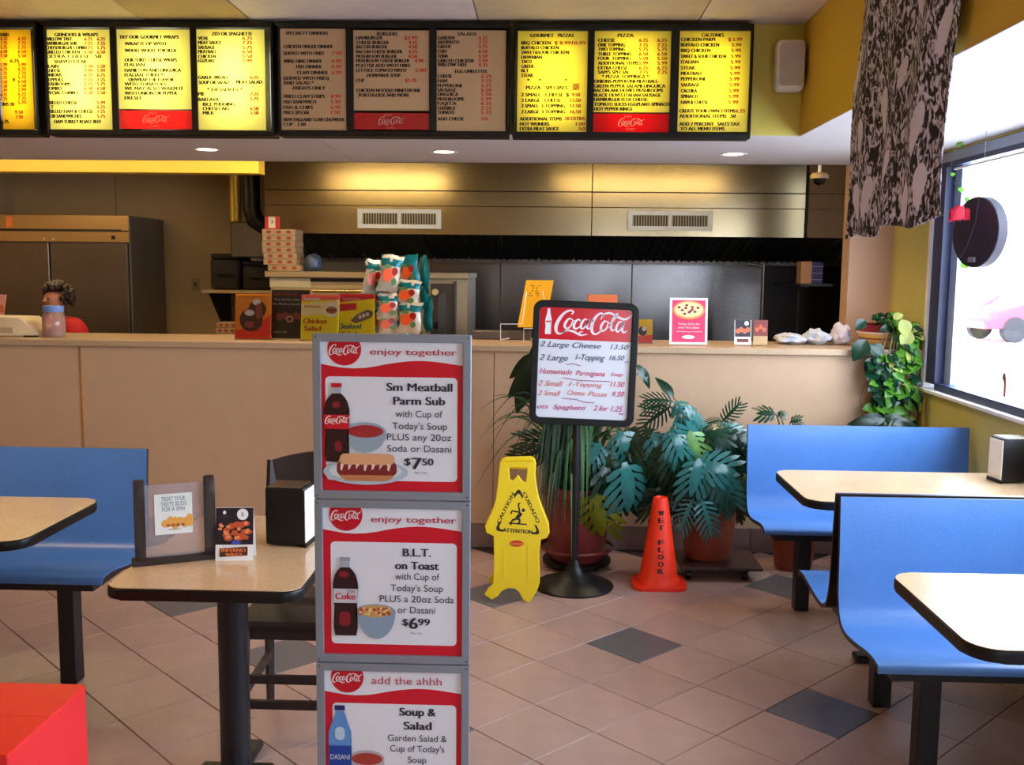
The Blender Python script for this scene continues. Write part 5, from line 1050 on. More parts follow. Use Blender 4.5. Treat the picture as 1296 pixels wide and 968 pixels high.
# standing menu cards; px box -> upright sheet at depth y, with a clear holder
def sheet(name, px0, py0, px1, y, label, cat, ground, lean=0.10, skew=0.0, holder=True, group=None):
    a = aty(px0, (py0+433)/2, y); b = aty(px1, (py0+433)/2, y); w = b.x-a.x; top = aty((px0+px1)/2, py0, y+0.02).z-ZC
    t = thing(name, ((a.x+b.x)/2, y, ZC), label, cat, group)
    f0 = lambda u, v, k=0: ((u-0.5)*w + skew*(v), lean*(v*top) - k, 0.006 + v*(top-0.006))   # u,v in 0..1
    mb = MB().prism([(0, 0), (1, 0), (1, 1), (0, 1)], 0.003, lambda u, v, q: (lambda p: (p[0], p[1]+q, p[2]))(f0(u, v))); s_ = mb.build('card', paint(ground, 0.35), t)
    if holder:
        CL = clear('acrylic_clear', (240, 240, 240), haze=0.0, gloss=0.06); mb = MB(); mb.prism([(-0.02, 0.0), (1.02, 0.0), (1.02, 1.01), (-0.02, 1.01)], 0.0015, lambda u, v, q: (lambda p: (p[0], p[1]-0.006+q, p[2]))(f0(u, v))); mb.box(-w*0.52, w*0.52, -0.01, 0.07, 0.0005, 0.004); mb.build('clear_holder', CL, t)
    return t, s_, Art(f0, s_, 0.0006, 0.0003)
t, s_, ar = sheet('menu_card', 297, 372, 342, 5.92, 'orange and red menu card with a steak picture, leftmost of the standing cards', 'menu card', (226, 130, 20))
ar.poly('red_foot', [[(0, 0), (1, 0), (1, 0.55), (0.62, 0.30), (0, 0.18)]], (222, 40, 24)); ar.poly('steak_picture', [ell(0.45, 0.42, 0.33, 0.26, 20), ell(0.62, 0.66, 0.25, 0.2, 18)], (70, 30, 22)); ar.poly('steak_picture', [ell(0.40, 0.58, 0.14, 0.07, 14), ell(0.60, 0.82, 0.12, 0.07, 14)], (222, 206, 200)); ar.poly('steak_picture', [ell(0.66, 0.62, 0.10, 0.18, 14), ell(0.40, 0.32, 0.14, 0.08, 12)], (150, 60, 50))
ar.text('lettering', [('DRY AGED STEAK SANDWICH', 0.08, 0.92, 0.93, 0.035)], (90, 50, 20))
t, s_, ar = sheet('menu_card', 343, 367, 391, 5.99, 'black menu card with white lettering behind the yellow ones', 'menu card', (22, 14, 20))
ar.text('lettering', [('The Perfect Side to', 0.06, 0.86, 0.78, 0.045), ('the Perfect Sandwich', 0.03, 0.88, 0.69, 0.045), ('onion rings', 0.06, 0.4, 0.12, 0.04)], (200, 190, 190)); ar.text('lettering', [('SIDE ORDERS', 0.06, 0.7, 0.88, 0.06)], (150, 30, 50), bold=0.02)
ar.poly('ring_picture', [ell(0.2+0.15*i, 0.44+0.03*(i % 2), 0.09, 0.08, 14) for i in range(5)], (130, 50, 40)); ar.poly('ring_picture', [ell(0.48, 0.40, 0.10, 0.07, 16)], (190, 140, 120)); ar.poly('ring_picture', [ell(0.48, 0.40, 0.06, 0.04, 16)], (70, 30, 30))
t, s_, ar = sheet('menu_card', 380, 373, 428, 5.90, 'yellow menu card reading Chicken Salad with a burger picture', 'menu card', (238, 214, 30), skew=0.004)
ar.poly('red_band', [[(0, 0.86), (1, 0.90), (1, 1.0), (0, 1.0)]], (232, 90, 80)); ar.poly('pale_ground', [[(0, 0.52), (1, 0.60), (1, 0.89), (0, 0.78)]], (240, 214, 150)); ar.poly('plate_picture', [ell(0.8, 0.66, 0.19, 0.15, 20)], (232, 220, 190)); ar.poly('burger_picture', [ell(0.8, 0.66, 0.15, 0.08, 18)], (176, 84, 40)); ar.poly('burger_picture', [rrect(0.66, 0.94, 0.65, 0.675, 0.01)], (60, 90, 30))
ar.text('lettering', [('Sandwiches', 0.06, 0.5, 0.88, 0.07)], (250, 230, 226), bold=0.02); ar.text('lettering', [('Delicious', 0.08, 0.5, 0.72, 0.05), ('Chicken', 0.06, 0.68, 0.36, 0.12), ('Salad', 0.08, 0.55, 0.20, 0.12)], (190, 60, 20), bold=0.02, shear=0.2)
t, s_, ar = sheet('menu_card', 430, 372, 474, 5.95, 'yellow and red menu card reading Seafood Salad with a sub picture', 'menu card', (236, 206, 14), skew=-0.004)
ar.poly('red_band', [[(0, 0.82), (1, 0.9), (1, 1.0), (0, 1.0)], [(0, 0.62), (0.48, 0.66), (0.48, 0.8), (0, 0.78)]], (206, 20, 40)); ar.poly('sub_picture', [[(0.3, 0.42), (0.5, 0.56), (0.8, 0.66), (0.96, 0.62), (0.94, 0.52), (0.7, 0.42), (0.45, 0.36)]], (110, 84, 70)); ar.poly('sub_picture', [ell(0.58+0.11*i, 0.50+0.03*i, 0.05, 0.05, 10) for i in range(3)], (206, 190, 176))
ar.text('lettering', [('Sandwiches', 0.08, 0.6, 0.86, 0.07)], (240, 150, 150), bold=0.02); ar.text('lettering', [('Seafood', 0.02, 0.62, 0.24, 0.12), ('Salad', 0.04, 0.5, 0.08, 0.10)], (40, 90, 80), bold=0.02, shear=0.2)
# yellow tall sheet on a wire easel
t, s_, ar = sheet('yellow_notice', 655, 353, 690, 6.16, 'tall amber yellow notice on a wire easel left of the red board header', 'notice', (226, 160, 12), lean=0.12, skew=0.05, holder=False)
ar.poly('dark_marks', [rrect(x_, x_+0.05, z_, z_+0.03, 0.01, 2) for x_ in (0.2, 0.28, 0.42, 0.50) for z_ in (0.66, 0.71, 0.76, 0.82, 0.87) if (x_*100+z_*100) % 3 > 0.4], (110, 70, 10))
for ch_ in [s_] + [c for c in s_.children]: pass
s_.location = (0, 0, 0.075); s_.scale = (1, 1, 0.78)
x0 = aty(634, 430, 6.1).x - t.location.x; x1 = aty(690, 430, 6.1).x - t.location.x
WIRE = mat('white_wire', (220, 214, 214), 0.3, 0.3)
mb = MB(); mb.tube([(x0, -0.12, 0.001), (x0, -0.12, 0.105), (x0+0.13, -0.10, 0.105), (x0+0.13, -0.06, 0.12), (x0+0.15, 0.03, 0.30)], 0.003, 6); mb.tube([(x0+0.14, -0.11, 0.001), (x0+0.14, -0.11, 0.08), (x1+0.02, -0.11, 0.08), (x1+0.02, -0.06, 0.12), (x1-0.02, 0.02, 0.30)], 0.003, 6); mb.tube([(x0, -0.12, 0.01), (x0+0.05, 0.03, 0.01), (x1, 0.03, 0.01), (x1+0.02, -0.11, 0.06)], 0.003, 6)
mb.build('wire_easel', WIRE, t, smooth=True)
t = thing('orange_carton', (aty(762, 395, 6.2).x, 6.22, ZC), 'plain orange carton behind the red board header', 'box'); w = 0.09; bx(-w, w, -0.04, 0.04, 0.0005, aty(762, 373, 6.2).z-ZC, bev=0.003).build('carton_body', paint((206, 110, 60)), t)
t, s_, ar = sheet('menu_card', 808, 404, 826, 5.98, 'small orange and yellow card partly hidden behind the whiteboard right edge', 'menu card', (232, 180, 20)); ar.poly('red_foot', [[(0, 0), (1, 0), (1, 0.35), (0, 0.3)]], (230, 50, 20)); ar.poly('food_picture', [ell(0.3, 0.5, 0.3, 0.2, 14)], (70, 30, 24)); ar.poly('food_picture', [ell(0.4, 0.6, 0.15, 0.1, 12)], (226, 210, 200))
t, s_, ar = sheet('pizza_card', 848, 377, 896, 5.90, 'pink card with white border and a pizza picture standing on the counter', 'card', (240, 234, 238), holder=False)
ar.poly('pink_ground', [[(0.06, 0.05), (0.94, 0.05), (0.94, 0.95), (0.06, 0.95)]], (222, 50, 100)); ar.poly('pizza_picture', [ell(0.5, 0.74, 0.42, 0.20, 24)], (224, 150, 80)); ar.poly('pizza_picture', [ell(0.5, 0.75, 0.37, 0.165, 24)], (240, 214, 160)); random.seed(2)
ar.poly('pizza_topping', [ell(0.5+0.3*math.cos(k*2.4)*(0.3+0.07*(k % 10)), 0.75+0.13*math.sin(k*2.4)*(0.3+0.07*(k % 10)), 0.045, 0.025, 8) for k in range(11)], (120, 40, 50))
ar.text('lettering', [('Today Only for', 0.22, 0.80, 0.42, 0.045), ('your first pizza', 0.22, 0.78, 0.345, 0.045), ('all toppings included', 0.18, 0.84, 0.27, 0.022)], (244, 226, 234)); ar.poly('white_emblem', [ell(0.5, 0.16, 0.17, 0.04, 16)], (240, 232, 236))
t, s_, ar = sheet('tent_card', 930, 405, 951, 5.94, 'tiny tent card with chicken wings and a white seal on the counter', 'card', (232, 226, 230), holder=False, group='small tent cards on the counter')
ar.poly('dark_ground', [[(0.03, 0.32), (0.97, 0.32), (0.97, 1), (0.03, 1)]], (26, 18, 40)); ar.poly('wings_picture', [ell(0.2+0.2*i, 0.55+0.06*(i % 2), 0.14, 0.11, 10) for i in range(4)], (206, 100, 60)); ar.poly('white_seal', [ell(0.72, 0.87, 0.13, 0.09, 14)], (240, 240, 240)); ar.poly('title_ground', [[(0.15, 0.1), (0.85, 0.1), (0.85, 0.24), (0.15, 0.24)]], (110, 44, 40))
t, s_, ar = sheet('tent_card', 954, 405, 972, 5.94, 'tiny reddish brown tent card on the counter, right of the one with the seal', 'card', (180, 150, 96), holder=False, group='small tent cards on the counter')
ar.poly('food_picture', [[(0.0, 0.36), (1, 0.36), (1, 1), (0, 1)]], (120, 34, 26)); ar.poly('food_picture', [ell(0.25+0.25*i, 0.62+0.1*(i % 2), 0.14, 0.1, 10) for i in range(3)], (190, 90, 50))
# plastic ware bags and trays
PLB = clear('plastic_film', (226, 232, 246), haze=0.7, gloss=0.3, rough=0.15)
for i, (px_, w_, h_, lab, m_) in enumerate(((1000, 0.075, 0.035, 'flat clear bag of plastic cutlery on the counter, beside the tiny cards', PLB), (1034, 0.07, 0.05, 'middle puffy white plastic bag on the counter', PLB), (1066, 0.058, 0.07, 'crumpled white plastic bag next to the hanging vine', mat('white_bag', (214, 206, 222), 0.5)))):
    a = aty(px_, 428, 6.12); t = thing('plastic_bag', (a.x, 6.14, ZC), lab, 'bag', 'plastic bags on the counter')
    o = blob(w_, 0.10, h_, 7+i, 0.5).build('bag_film', m_, t, smooth=True); o.location = (0, 0, h_*0.86)
    if i < 2:
        for k in range(4): MB().tube([(-w_*0.6, -0.03+0.02*k, 0.02), (w_*0.5, -0.02+0.02*k, 0.03)], 0.006, 6).build('cutlery_piece', [mat('teal_plastic', (50, 130, 130), 0.4), WHITE][k % 2], t)
t = thing('foil_tray', (aty(660, 427, 6.25).x-0.1, 6.24, ZC), 'low grey tray on the counter behind the wire easel', 'tray'); bx(-0.2, 0.16, -0.06, 0.06, 0.0005, 0.055, bev=0.004).build('tray_body', STEELD, t)
# chip rack
cr = thing('chip_rack', (aty(503, 400, 6.1).x, 6.12, ZC), 'black wire counter rack hung with small chip bags', 'rack')
crz = aty(503, 322, 6.12).z - ZC
mb = MB(); mb.box(-0.10, 0.10, -0.10, 0.10, 0.0005, 0.012, bev=0.003); mb.build('base', BLACKM, cr)
MB().tube([(0, 0, 0.01), (0, 0, crz-0.03)], 0.008, 8).build('pole', BLACKM, cr)
for zz in (crz-0.03, crz-0.17, crz-0.31):
    for a_ in range(4):
        d = Vector((math.cos(a_*PI/2+0.5), math.sin(a_*PI/2+0.5), 0)); MB().tube([(0, 0, zz), (d.x*0.10, d.y*0.10, zz), (d.x*0.105, d.y*0.105, zz+0.012)], 0.003, 6).build('hook', BLACKM, cr)
TEAL = mat('teal_foil', (0, 104, 116), 0.28, 0.3, var=0.15); BW = mat('white_foil', (186, 180, 164), 0.3, 0.2); BO = paint((226, 84, 34), 0.3); BR = paint((150, 24, 30), 0.3); BG = paint((90, 120, 60), 0.3)
bags = [(472, 351, 22, 42, 6.06, 0.5, 0, 'upper left bag with its red and orange print'), (494, 346, 25, 44, 6.00, 0.25, 0, 'upper bag in the middle'), (519, 343, 23, 38, 6.04, -0.3, 1, 'upper bag showing its teal side, right of the middle'), (537, 348, 18, 46, 6.10, -1.0, 1, 'upper rightmost bag, seen edge on'),
 (517, 372, 27, 34, 6.00, -0.1, 0, 'second row bag in the centre, white front'), (495, 366, 22, 26, 6.09, 0.2, 1, 'teal bag between the upper and third rows'), (472, 378, 20, 34, 6.08, 0.6, 0, 'second row left, half behind the seafood card'), (537, 376, 18, 36, 6.09, -0.9, 1, 'second row bag at the right showing teal'),
 (492, 388, 26, 32, 6.00, 0.15, 0, 'third row bag left of centre'), (519, 402, 28, 38, 5.98, -0.15, 0, 'lowest front bag right of centre, bright white'), (541, 398, 18, 42, 6.08, -0.8, 1, 'lowest rightmost bag, teal and white'), (491, 408, 24, 30, 6.02, 0.2, 0, 'lowest front bag left of centre'), (475, 403, 18, 34, 6.09, 0.5, 0, 'lowest leftmost bag, in shade'), (509, 420, 20, 24, 6.05, 0.0, 1, 'bag low behind the poster frame top')]
for px_, py_, w_, h_, yy, rz_, kind_, lab in bags:
    a = aty(px_, py_, yy); sc_ = yy/1271; w = w_*sc_*1.2; hh_ = h_*sc_*1.06
    t = thing('chip_bag', (a.x, yy, a.z), 'chip bag on the wire rack, ' + lab, 'chip bag', 'chip bags on the rack', rz_, ry=random.uniform(-.16, .16))
    mb = MB(); nu, nv = 8, 10
    for side in (-1, 1):
        def fb(u, v, side=side):
            e_ = (1-(2*u-1)**4)*(1-abs(2*v-1)**3); x_ = (u-0.5)*w*(1-0.06*math.sin(v*PI)); return (x_*(0.86+0.14*abs(2*v-1)**2) + 0.003*math.sin(v*11+px_), side*(0.024*e_ + 0.003*math.sin(u*13+v*11+px_)*e_), (v-0.5)*hh_ + 0.003*math.sin(u*9+px_))
        mb.grid(fb, nu, nv)
    for fc in mb.bm.faces:
        c = fc.calc_center_median(); fr_ = c.y < 0; v = c.z/hh_
        if kind_ == 1: fc.material_index = 1 if (not fr_ or c.x > -w*0.12 or v > 0.25) else 0
        else: fc.material_index = 1 if (not fr_ or (0.22 < v < 0.36)) else 0
    bmesh.ops.remove_doubles(mb.bm, verts=mb.bm.verts[:], dist=0.0003)
    b_ = mb.build('bag_body', [BW, TEAL], t, smooth=True)
    if kind_ == 0 or w_ > 20:
        ff = lambda u, v, k=0: (u*w*0.5, -0.0275-k, v*hh_*0.5); ar = Art(ff, b_, 0.0, 0.0004)
        ar.poly('orange_print', [ell(-0.25, -0.12, 0.42, 0.36, 14), ell(0.1, 0.02, 0.36, 0.26, 12)], None, m=BO); ar.poly('red_print', [ell(0.32, 0.14, 0.26, 0.22, 12)], None, m=BR); ar.poly('green_print', [ell(0.34, -0.42, 0.22, 0.2, 10), ell(-0.3, 0.36, 0.3, 0.12, 10)], None, m=BG)

# ================================================================== PLANTS
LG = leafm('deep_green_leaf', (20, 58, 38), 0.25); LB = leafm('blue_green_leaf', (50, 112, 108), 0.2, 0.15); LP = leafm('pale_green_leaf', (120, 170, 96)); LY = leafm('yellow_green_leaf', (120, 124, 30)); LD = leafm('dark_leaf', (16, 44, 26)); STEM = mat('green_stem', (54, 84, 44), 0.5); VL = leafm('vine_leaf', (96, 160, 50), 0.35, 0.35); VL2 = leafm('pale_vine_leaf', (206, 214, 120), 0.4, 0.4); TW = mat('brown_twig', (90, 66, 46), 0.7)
def lobed(L, Wd, nl, droop, mname, m, cut=0.3, wd=1.0):
    """leaf with fingers on both sides of a midrib; base at origin, tip +y, normal +z"""
    mb = MB(); V = mb.bm.verts
    def bend(x, y): return Vector((x, y, -droop*(y/L)**2*L*0.6 - abs(x)**1.6*1.1*droop))
    N_ = nl*2+2; mid = [V.new(bend(0, L*i/N_)) for i in range(N_+1)]
    for s in (-1, 1):
        inner = []
        for i in range(N_+1):
            t = i/N_; inner.append(V.new(bend(s*Wd*cut*math.sin(PI*min(1, t*0.92+0.06))**0.7, L*t)))
        for i in range(N_):
            if i < N_: mb.bm.faces.new((mid[i], mid[i+1], inner[i+1], inner[i]) if s < 0 else (mid[i], inner[i], inner[i+1], mid[i+1]))
        for k in range(nl):
            i = 2*k+1; t = i/N_; ln = Wd*(math.sin(PI*min(1, t*0.80+0.14))**0.6); ang_ = math.radians(78 - 50*t)
            base_a, base_b = inner[i], inner[i+1]; pa_ = Vector((base_a.co.x, L*i/N_)); pb_ = Vector((base_b.co.x, L*(i+1)/N_)); d = Vector((s*math.sin(ang_), math.cos(ang_))); prev = (base_a, base_b); c0 = (pa_+pb_)/2; hw_ = (pb_-pa_).length*0.56*wd
            for q in (0.4, 0.8, 1.0):
                c = c0 + d*ln*(1-cut)*q + Vector((0, 0.12*ln*q*q)); wq = hw_*(1.2, 1.0, 0.0)[(0.4, 0.8, 1.0).index(q)]; nrm_ = Vector((-d.y, d.x))*s
                if q < 1: A, B = V.new(bend(*(c-nrm_*-wq*-1))), V.new(bend(*(c+nrm_*wq))); mb.bm.faces.new((prev[0], A, B, prev[1])); prev = (A, B)
                else: A = V.new(bend(*c)); mb.bm.faces.new((prev[0], A, prev[1]))
    return mb.build(mname, m, None, smooth=True, fix=False)
def simple_leaf(L, Wd, droop, mname, m):
    mb = MB()
    def f_(u, v):
        w = Wd*math.sin(PI*min(1, v*0.96+0.02))**0.8*(1-0.35*v); x = (u-0.5)*2*w; return (x, L*v, -droop*L*v*v*0.6 - abs(x)*0.25*(-1) )
    mb.grid(f_, 4, 7); return mb.build(mname, m, None, smooth=True, fix=False)
LEAF = {}
for nm, args in {'big': (0.26, 0.165, 5, 0.9), 'long': (0.30, 0.15, 7, 1.3), 'fan': (0.20, 0.14, 4, 0.6), 'palm': (0.28, 0.12, 7, 0.5)}.items():
    for mk, mm in (('g', LG), ('b', LB), ('p', LP), ('y', LY), ('d', LD)):
        o = lobed(*args, 'leaf', mm, cut=0.14 if nm in ('palm', 'long') else 0.26, wd=0.75 if nm == 'palm' else 1.2); LEAF[nm+mk] = o.data; bpy.data.objects.remove(o)
for mk, mm in (('g', LG), ('d', LD), ('v', VL), ('w', VL2)):
    o = simple_leaf(0.2, 0.05, 0.8, 'leaf', mm); LEAF['s'+mk] = o.data; bpy.data.objects.remove(o)
    o = simple_leaf(0.075, 0.036, 0.5, 'leaf', mm); LEAF['h'+mk] = o.data; bpy.data.objects.remove(o)
def put_leaf(t, kind, base, tip, scale=1.0, face=Vector((0, -1, 0.5)), nm='leaf'):
    """base, tip: world points; local to thing t"""
    y = (tip-base).normalized(); x = y.cross(face).normalized(); z = x.cross(y)
    me = LEAF[kind]; o = bpy.data.objects.new(nm, me); COL.objects.link(o); o.parent = t
    L = max(v.co.y for v in me.vertices); s = (tip-base).length/L*scale
    R_ = Matrix((x, y, z)).transposed().to_4x4(); o.matrix_local = Matrix.Translation(base - t.location) @ R_ @ Matrix.Diagonal((s, s, s, 1)); return o
def stem(t, a, b, lift=0.3, r=0.004, nm='stem'):
    a = a - t.location; b = b - t.location; m_ = (a+b)/2; m_.x = a.x*0.6+b.x*0.4; m_.y = a.y*0.6+b.y*0.4; m_.z = max(a.z, b.z)*0.5+max(a.z, b.z)*0.5 + 0.0; m_.z = a.z + (b.z-a.z)*0.75 + lift*0.3
    P = [a*(1-u)**2 + m_*2*u*(1-u) + b*u*u for u in [i/8 for i in range(9)]]; MB().tube(P, [r*1.5-(r*0.8)*i/8 for i in range(9)], 6).build(nm, STEM, t, smooth=True)
def pot(t, r, hgt, z0, m, rim=True):
    pr = [(r*0.72, z0), (r*0.80, z0+0.02), (r*0.96, z0+hgt-0.05)] + ([(r*0.97, z0+hgt-0.05), (r*1.05, z0+hgt-0.045), (r*1.05, z0+hgt), (r*0.95, z0+hgt), (r*0.93, z0+hgt-0.04)] if rim else [(r, z0+hgt), (r*0.94, z0+hgt)])
    MB().lathe(pr, n=36).build('pot', m, t, smooth=True); MB().lathe([(r*0.93, z0+hgt-0.05), (0.01, z0+hgt-0.03)], n=24).build('soil', SOIL, t)
# ---- big plant behind the pedestal sign
PA = thing('potted_plant', (0.19, 5.47, 0), 'large strap leaved plant in a dark red pot behind the pedestal sign', 'plant')
pot(PA, 0.195, 0.42, 0.045, mat('dark_red_pot', (122, 46, 44), 0.4, var=0.1)); MB().lathe([(0.199, 0.1), (0.203, 0.105), (0.204, 0.115), (0.201, 0.12)], n=36, cap=False).build('pot_band', mat('dark_red_pot', (122, 46, 44)), PA, smooth=True)
MB().lathe([(0.17, 0.022), (0.19, 0.025), (0.19, 0.044)], n=30).build('saucer', BLACK, PA)
for i in range(4):
    a_ = PI/4 + i*PI/2; MB().lathe([(0.012, -0.012), (0.021, -0.010), (0.021, 0.010), (0.012, 0.012)], n=14, M=Matrix.Translation((0.14*math.cos(a_), 0.14*math.sin(a_), 0.0215)) @ Matrix.Rotation(PI/2, 4, 'Y')).build('caster', BLACK, PA)
random.seed(21); sA = Vector((0.19, 5.47, 0.44))
BM = [leafm('strap_leaf_a', (44, 86, 44), 0.35, 0.2), leafm('strap_leaf_b', (26, 60, 32), 0.35, 0.2), leafm('strap_leaf_c', (84, 124, 74), 0.35, 0.25)]
def blade(t, root, apex, tip, w, m, nm='strap_leaf'):
    mb = MB(); n = 10; P = [root*(1-u)**2 + apex*2*u*(1-u) + tip*u*u for u in [i/n for i in range(n+1)]]; L_ = []; R_ = []
    for i, p in enumerate(P):
        d = (P[min(i+1, n)] - P[max(i-1, 0)]).normalized(); s_ = d.cross(Vector((0.1, -1, 0.25))).normalized()
        if s_.length < 0.1: s_ = Vector((1, 0, 0))
        ww = w*(0.55 + 0.45*math.sin(PI*min(1, i/n*1.3)))*(1-(i/n)**3) + 0.0006; L_.append(mb.bm.verts.new(p - t.location - s_*ww)); R_.append(mb.bm.verts.new(p - t.location + s_*ww))
    for i in range(n): mb.bm.faces.new((L_[i], L_[i+1], R_[i+1], R_[i]))
    return mb.build(nm, m, t, smooth=True, fix=False)
for i in range(150):
    r0 = Vector((random.uniform(-.11, .08), random.uniform(-.1, .06), 0)); k = random.random()
    side = -1 if random.random() < 0.68 else 1
    if i < 46:      # arching far out to the left
        rad = random.uniform(0.22, 0.56); zt_ = random.uniform(0.95, 1.34); tipz = random.uniform(0.45, 0.95); ay = random.uniform(-.25, .1)
        tip = sA + Vector((side*rad*(1 if side < 0 else 0.55), ay, tipz-0.44)); ap = sA + Vector((side*rad*0.45, ay*0.5, zt_-0.44)); w = random.uniform(.004, .007)
    else:           # falling in a curtain over the pot front
        rad = random.uniform(0.02, 0.20); zt_ = random.uniform(1.1, 1.5); tipz = random.uniform(0.24, 0.72); ay = random.uniform(-.30, -.16)
        xx = random.uniform(-.23, .06); tip = sA + Vector((xx, ay, tipz-0.44)); ap = sA + Vector((xx*0.7, ay*0.9, zt_-0.44)); w = random.uniform(.009, .017)
    blade(PA, sA + r0, ap, tip, w, BM[i % 3 if i < 46 or i % 2 else 1])
blade(PA, sA + Vector((-.02, -.08, 0)), sA + Vector((-.06, -.36, 0.75)), Vector((0.15, 5.03, 0.17)), .010, BM[2])
blade(PA, sA + Vector((-.05, -.08, 0)), sA + Vector((-.10, -.34, 0.6)), Vector((0.02, 5.12, 0.24)), .010, BM[0])
A3 = lambda px, py, y: aty(px, py, y)
def leaves(t, soil, lst, r=0.004):
    for (kd, bx_, by_, tx_, ty_, y, dy, sc_) in lst:
        b = A3(bx_, by_, y); tp = A3(tx_, ty_, y+dy); put_leaf(t, kd, b, tp, sc_, Vector((random.uniform(-.4, .4), -1, random.uniform(.4, 1.0)))); stem(t, soil + Vector((random.uniform(-.05, .05), random.uniform(-.05, .05), 0)), b, 0.25, r)
leaves(PA, sA, [('sd', 684, 448, 645, 472, 5.5, -.05, 1.0), ('sd', 690, 455, 652, 492, 5.45, -.05, 1.2), ('bigd', 688, 462, 660, 518, 5.5, -.04, 1.0), ('sd', 690, 432, 662, 452, 5.55, .0, 1.0), ('sd', 676, 470, 655, 508, 5.5, -.03, 1.3), ('sg', 806, 462, 827, 487, 5.55, -.03, 1.0), ('sg', 812, 470, 824, 483, 5.56, -.03, .9),
 ('bigb', 782, 545, 806, 592, 5.30, -.08, 1.1), ('bigb', 790, 585, 812, 655, 5.20, -.06, 1.0), ('bigg', 770, 575, 752, 635, 5.28, -.08, 1.0), ('bigy', 752, 622, 760, 686, 5.22, -.04, 1.1), ('bigg', 762, 590, 790, 640, 5.25, -.08, 1.1), ('fang', 740, 548, 716, 580, 5.35, -.05, 1.0), ('longg', 775, 555, 812, 620, 5.32, -.10, 1.0), ('bigd', 740, 590, 724, 640, 5.32, -.05, 1.1), ('bigd', 775, 600, 783, 660, 5.34, -.03, 1.2), ('bigg', 800, 560, 842, 598, 5.38, -.05, 1.0), ('fanb', 760, 560, 742, 590, 5.3, -.08, 1.0)])
def filler(t, soil, cx0, cx1, cy0, cy1, y0, y1, n, kinds):
    for i in range(n):
        px, py, y = random.uniform(cx0, cx1), random.uniform(cy0, cy1), random.uniform(y0, y1); b = A3(px, py, y); c0 = A3((cx0+cx1)/2, cy0+30, y)
        d = (b - c0); d.y = 0; d = (d.normalized() + Vector((random.uniform(-.4, .4), -.35, -.75))).normalized()*random.uniform(.14, .22)
        put_leaf(t, random.choice(kinds), b, b+d, 1.0, Vector((random.uniform(-.5, .5), -1, random.uniform(.2, .9)))); stem(t, soil, b, 0.25, 0.003)
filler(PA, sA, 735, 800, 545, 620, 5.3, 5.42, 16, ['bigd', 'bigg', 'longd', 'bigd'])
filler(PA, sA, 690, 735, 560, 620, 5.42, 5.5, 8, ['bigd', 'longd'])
# ---- philodendron on a dolly
DY = thing('plant_dolly', (0.93, 5.40, 0), 'dark wooden plant dolly on black casters beside the orange cone', 'dolly')
bx(-0.2, 0.24, -0.19, 0.16, 0.062, 0.08, bev=0.004).build('platform', wood('dolly_wood', (70, 40, 34), (46, 26, 24)), DY)
for xx in (-0.15, 0.15):
    for yy in (-0.14, 0.12): MB().lathe([(0.015, -0.014), (0.03, -0.012), (0.03, 0.012), (0.015, 0.014)], n=16, M=Matrix.Translation((xx, yy, 0.030)) @ Matrix.Rotation(PI/2, 4, 'Y')).build('caster', BLACK, DY)
    bx(xx-0.02, xx+0.02, -0.17, 0.14, 0.052, 0.062).build('batten', BLACKM, DY)
PB = thing('potted_plant', (0.905, 5.42, 0.0815), 'bushy plant with split glossy leaves in a terracotta pot on the dolly', 'plant')
pot(PB, 0.158, 0.29, 0.0, TERRA, rim=False); sB = Vector((0.905, 5.42, 0.36))
leaves(PB, sB, [('sg', 852, 503, 836, 478, 5.5, -.02, 1.0), ('palmg', 852, 508, 818, 502, 5.45, -.05, 1.1), ('palmg', 846, 512, 812, 516, 5.4, -.06, 1.0), ('palmd', 848, 515, 812, 538, 5.38, -.08, 1.0), ('longb', 852, 508, 897, 532, 5.35, -.12, 1.25), ('longb', 858, 512, 886, 552, 5.28, -.10, 1.1), ('longp', 868, 530, 880, 572, 5.3, -.06, 1.0), ('palmg', 914, 534, 940, 505, 5.45, -.02, 1.0), ('palmg', 912, 536, 950, 548, 5.42, -.06, 1.0), ('palmg', 914, 532, 888, 534, 5.42, -.03, .9),
 ('bigb', 862, 548, 880, 582, 5.25, -.08, 1.1), ('bigp', 872, 545, 890, 590, 5.22, -.06, 1.0), ('bigb', 880, 588, 922, 592, 5.15, -.08, 1.25), ('bigb', 884, 580, 882, 624, 5.13, -.08, 1.15), ('longb', 900, 592, 930, 632, 5.16, -.08, 1.3), ('longb', 905, 600, 918, 655, 5.15, -.06, 1.0), ('bigg', 822, 555, 800, 590, 5.28, -.08, 1.2), ('bigb', 826, 548, 848, 590, 5.25, -.08, 1.1), ('bigg', 838, 562, 832, 610, 5.22, -.06, 1.2), ('bigg', 846, 566, 866, 608, 5.2, -.06, 1.1), ('bigb', 850, 540, 868, 575, 5.22, -.1, 1.1),
 ('bigd', 926, 548, 948, 575, 5.4, -.05, 1.1), ('bigd', 900, 550, 915, 582, 5.42, -.04, 1.2), ('bigd', 930, 570, 950, 600, 5.38, -.05, 1.1), ('longd', 866, 622, 826, 626, 5.25, -.08, 1.2), ('longd', 868, 618, 846, 646, 5.22, -.05, 1.1), ('palmb', 878, 630, 858, 672, 5.18, -.05, 1.1), ('palmb', 888, 632, 905, 680, 5.15, -.06, 1.1), ('longg', 880, 610, 900, 650, 5.18, -.04, 1.2), ('longd', 900, 620, 935, 648, 5.25, -.04, 1.2), ('bigg', 918, 600, 944, 634, 5.22, -.04, 1.2), ('bigd', 905, 575, 932, 600, 5.3, -.04, 1.2), ('bigd', 870, 590, 850, 630, 5.3, -.03, 1.2), ('bigg', 892, 555, 872, 590, 5.3, -.03, 1.2), ('fany', 942, 600, 952, 620, 5.35, -.02, 1.0), ('longd', 925, 620, 945, 662, 5.3, -.03, 1.2), ('bigd', 850, 585, 826, 605, 5.3, -.04, 1.1)])
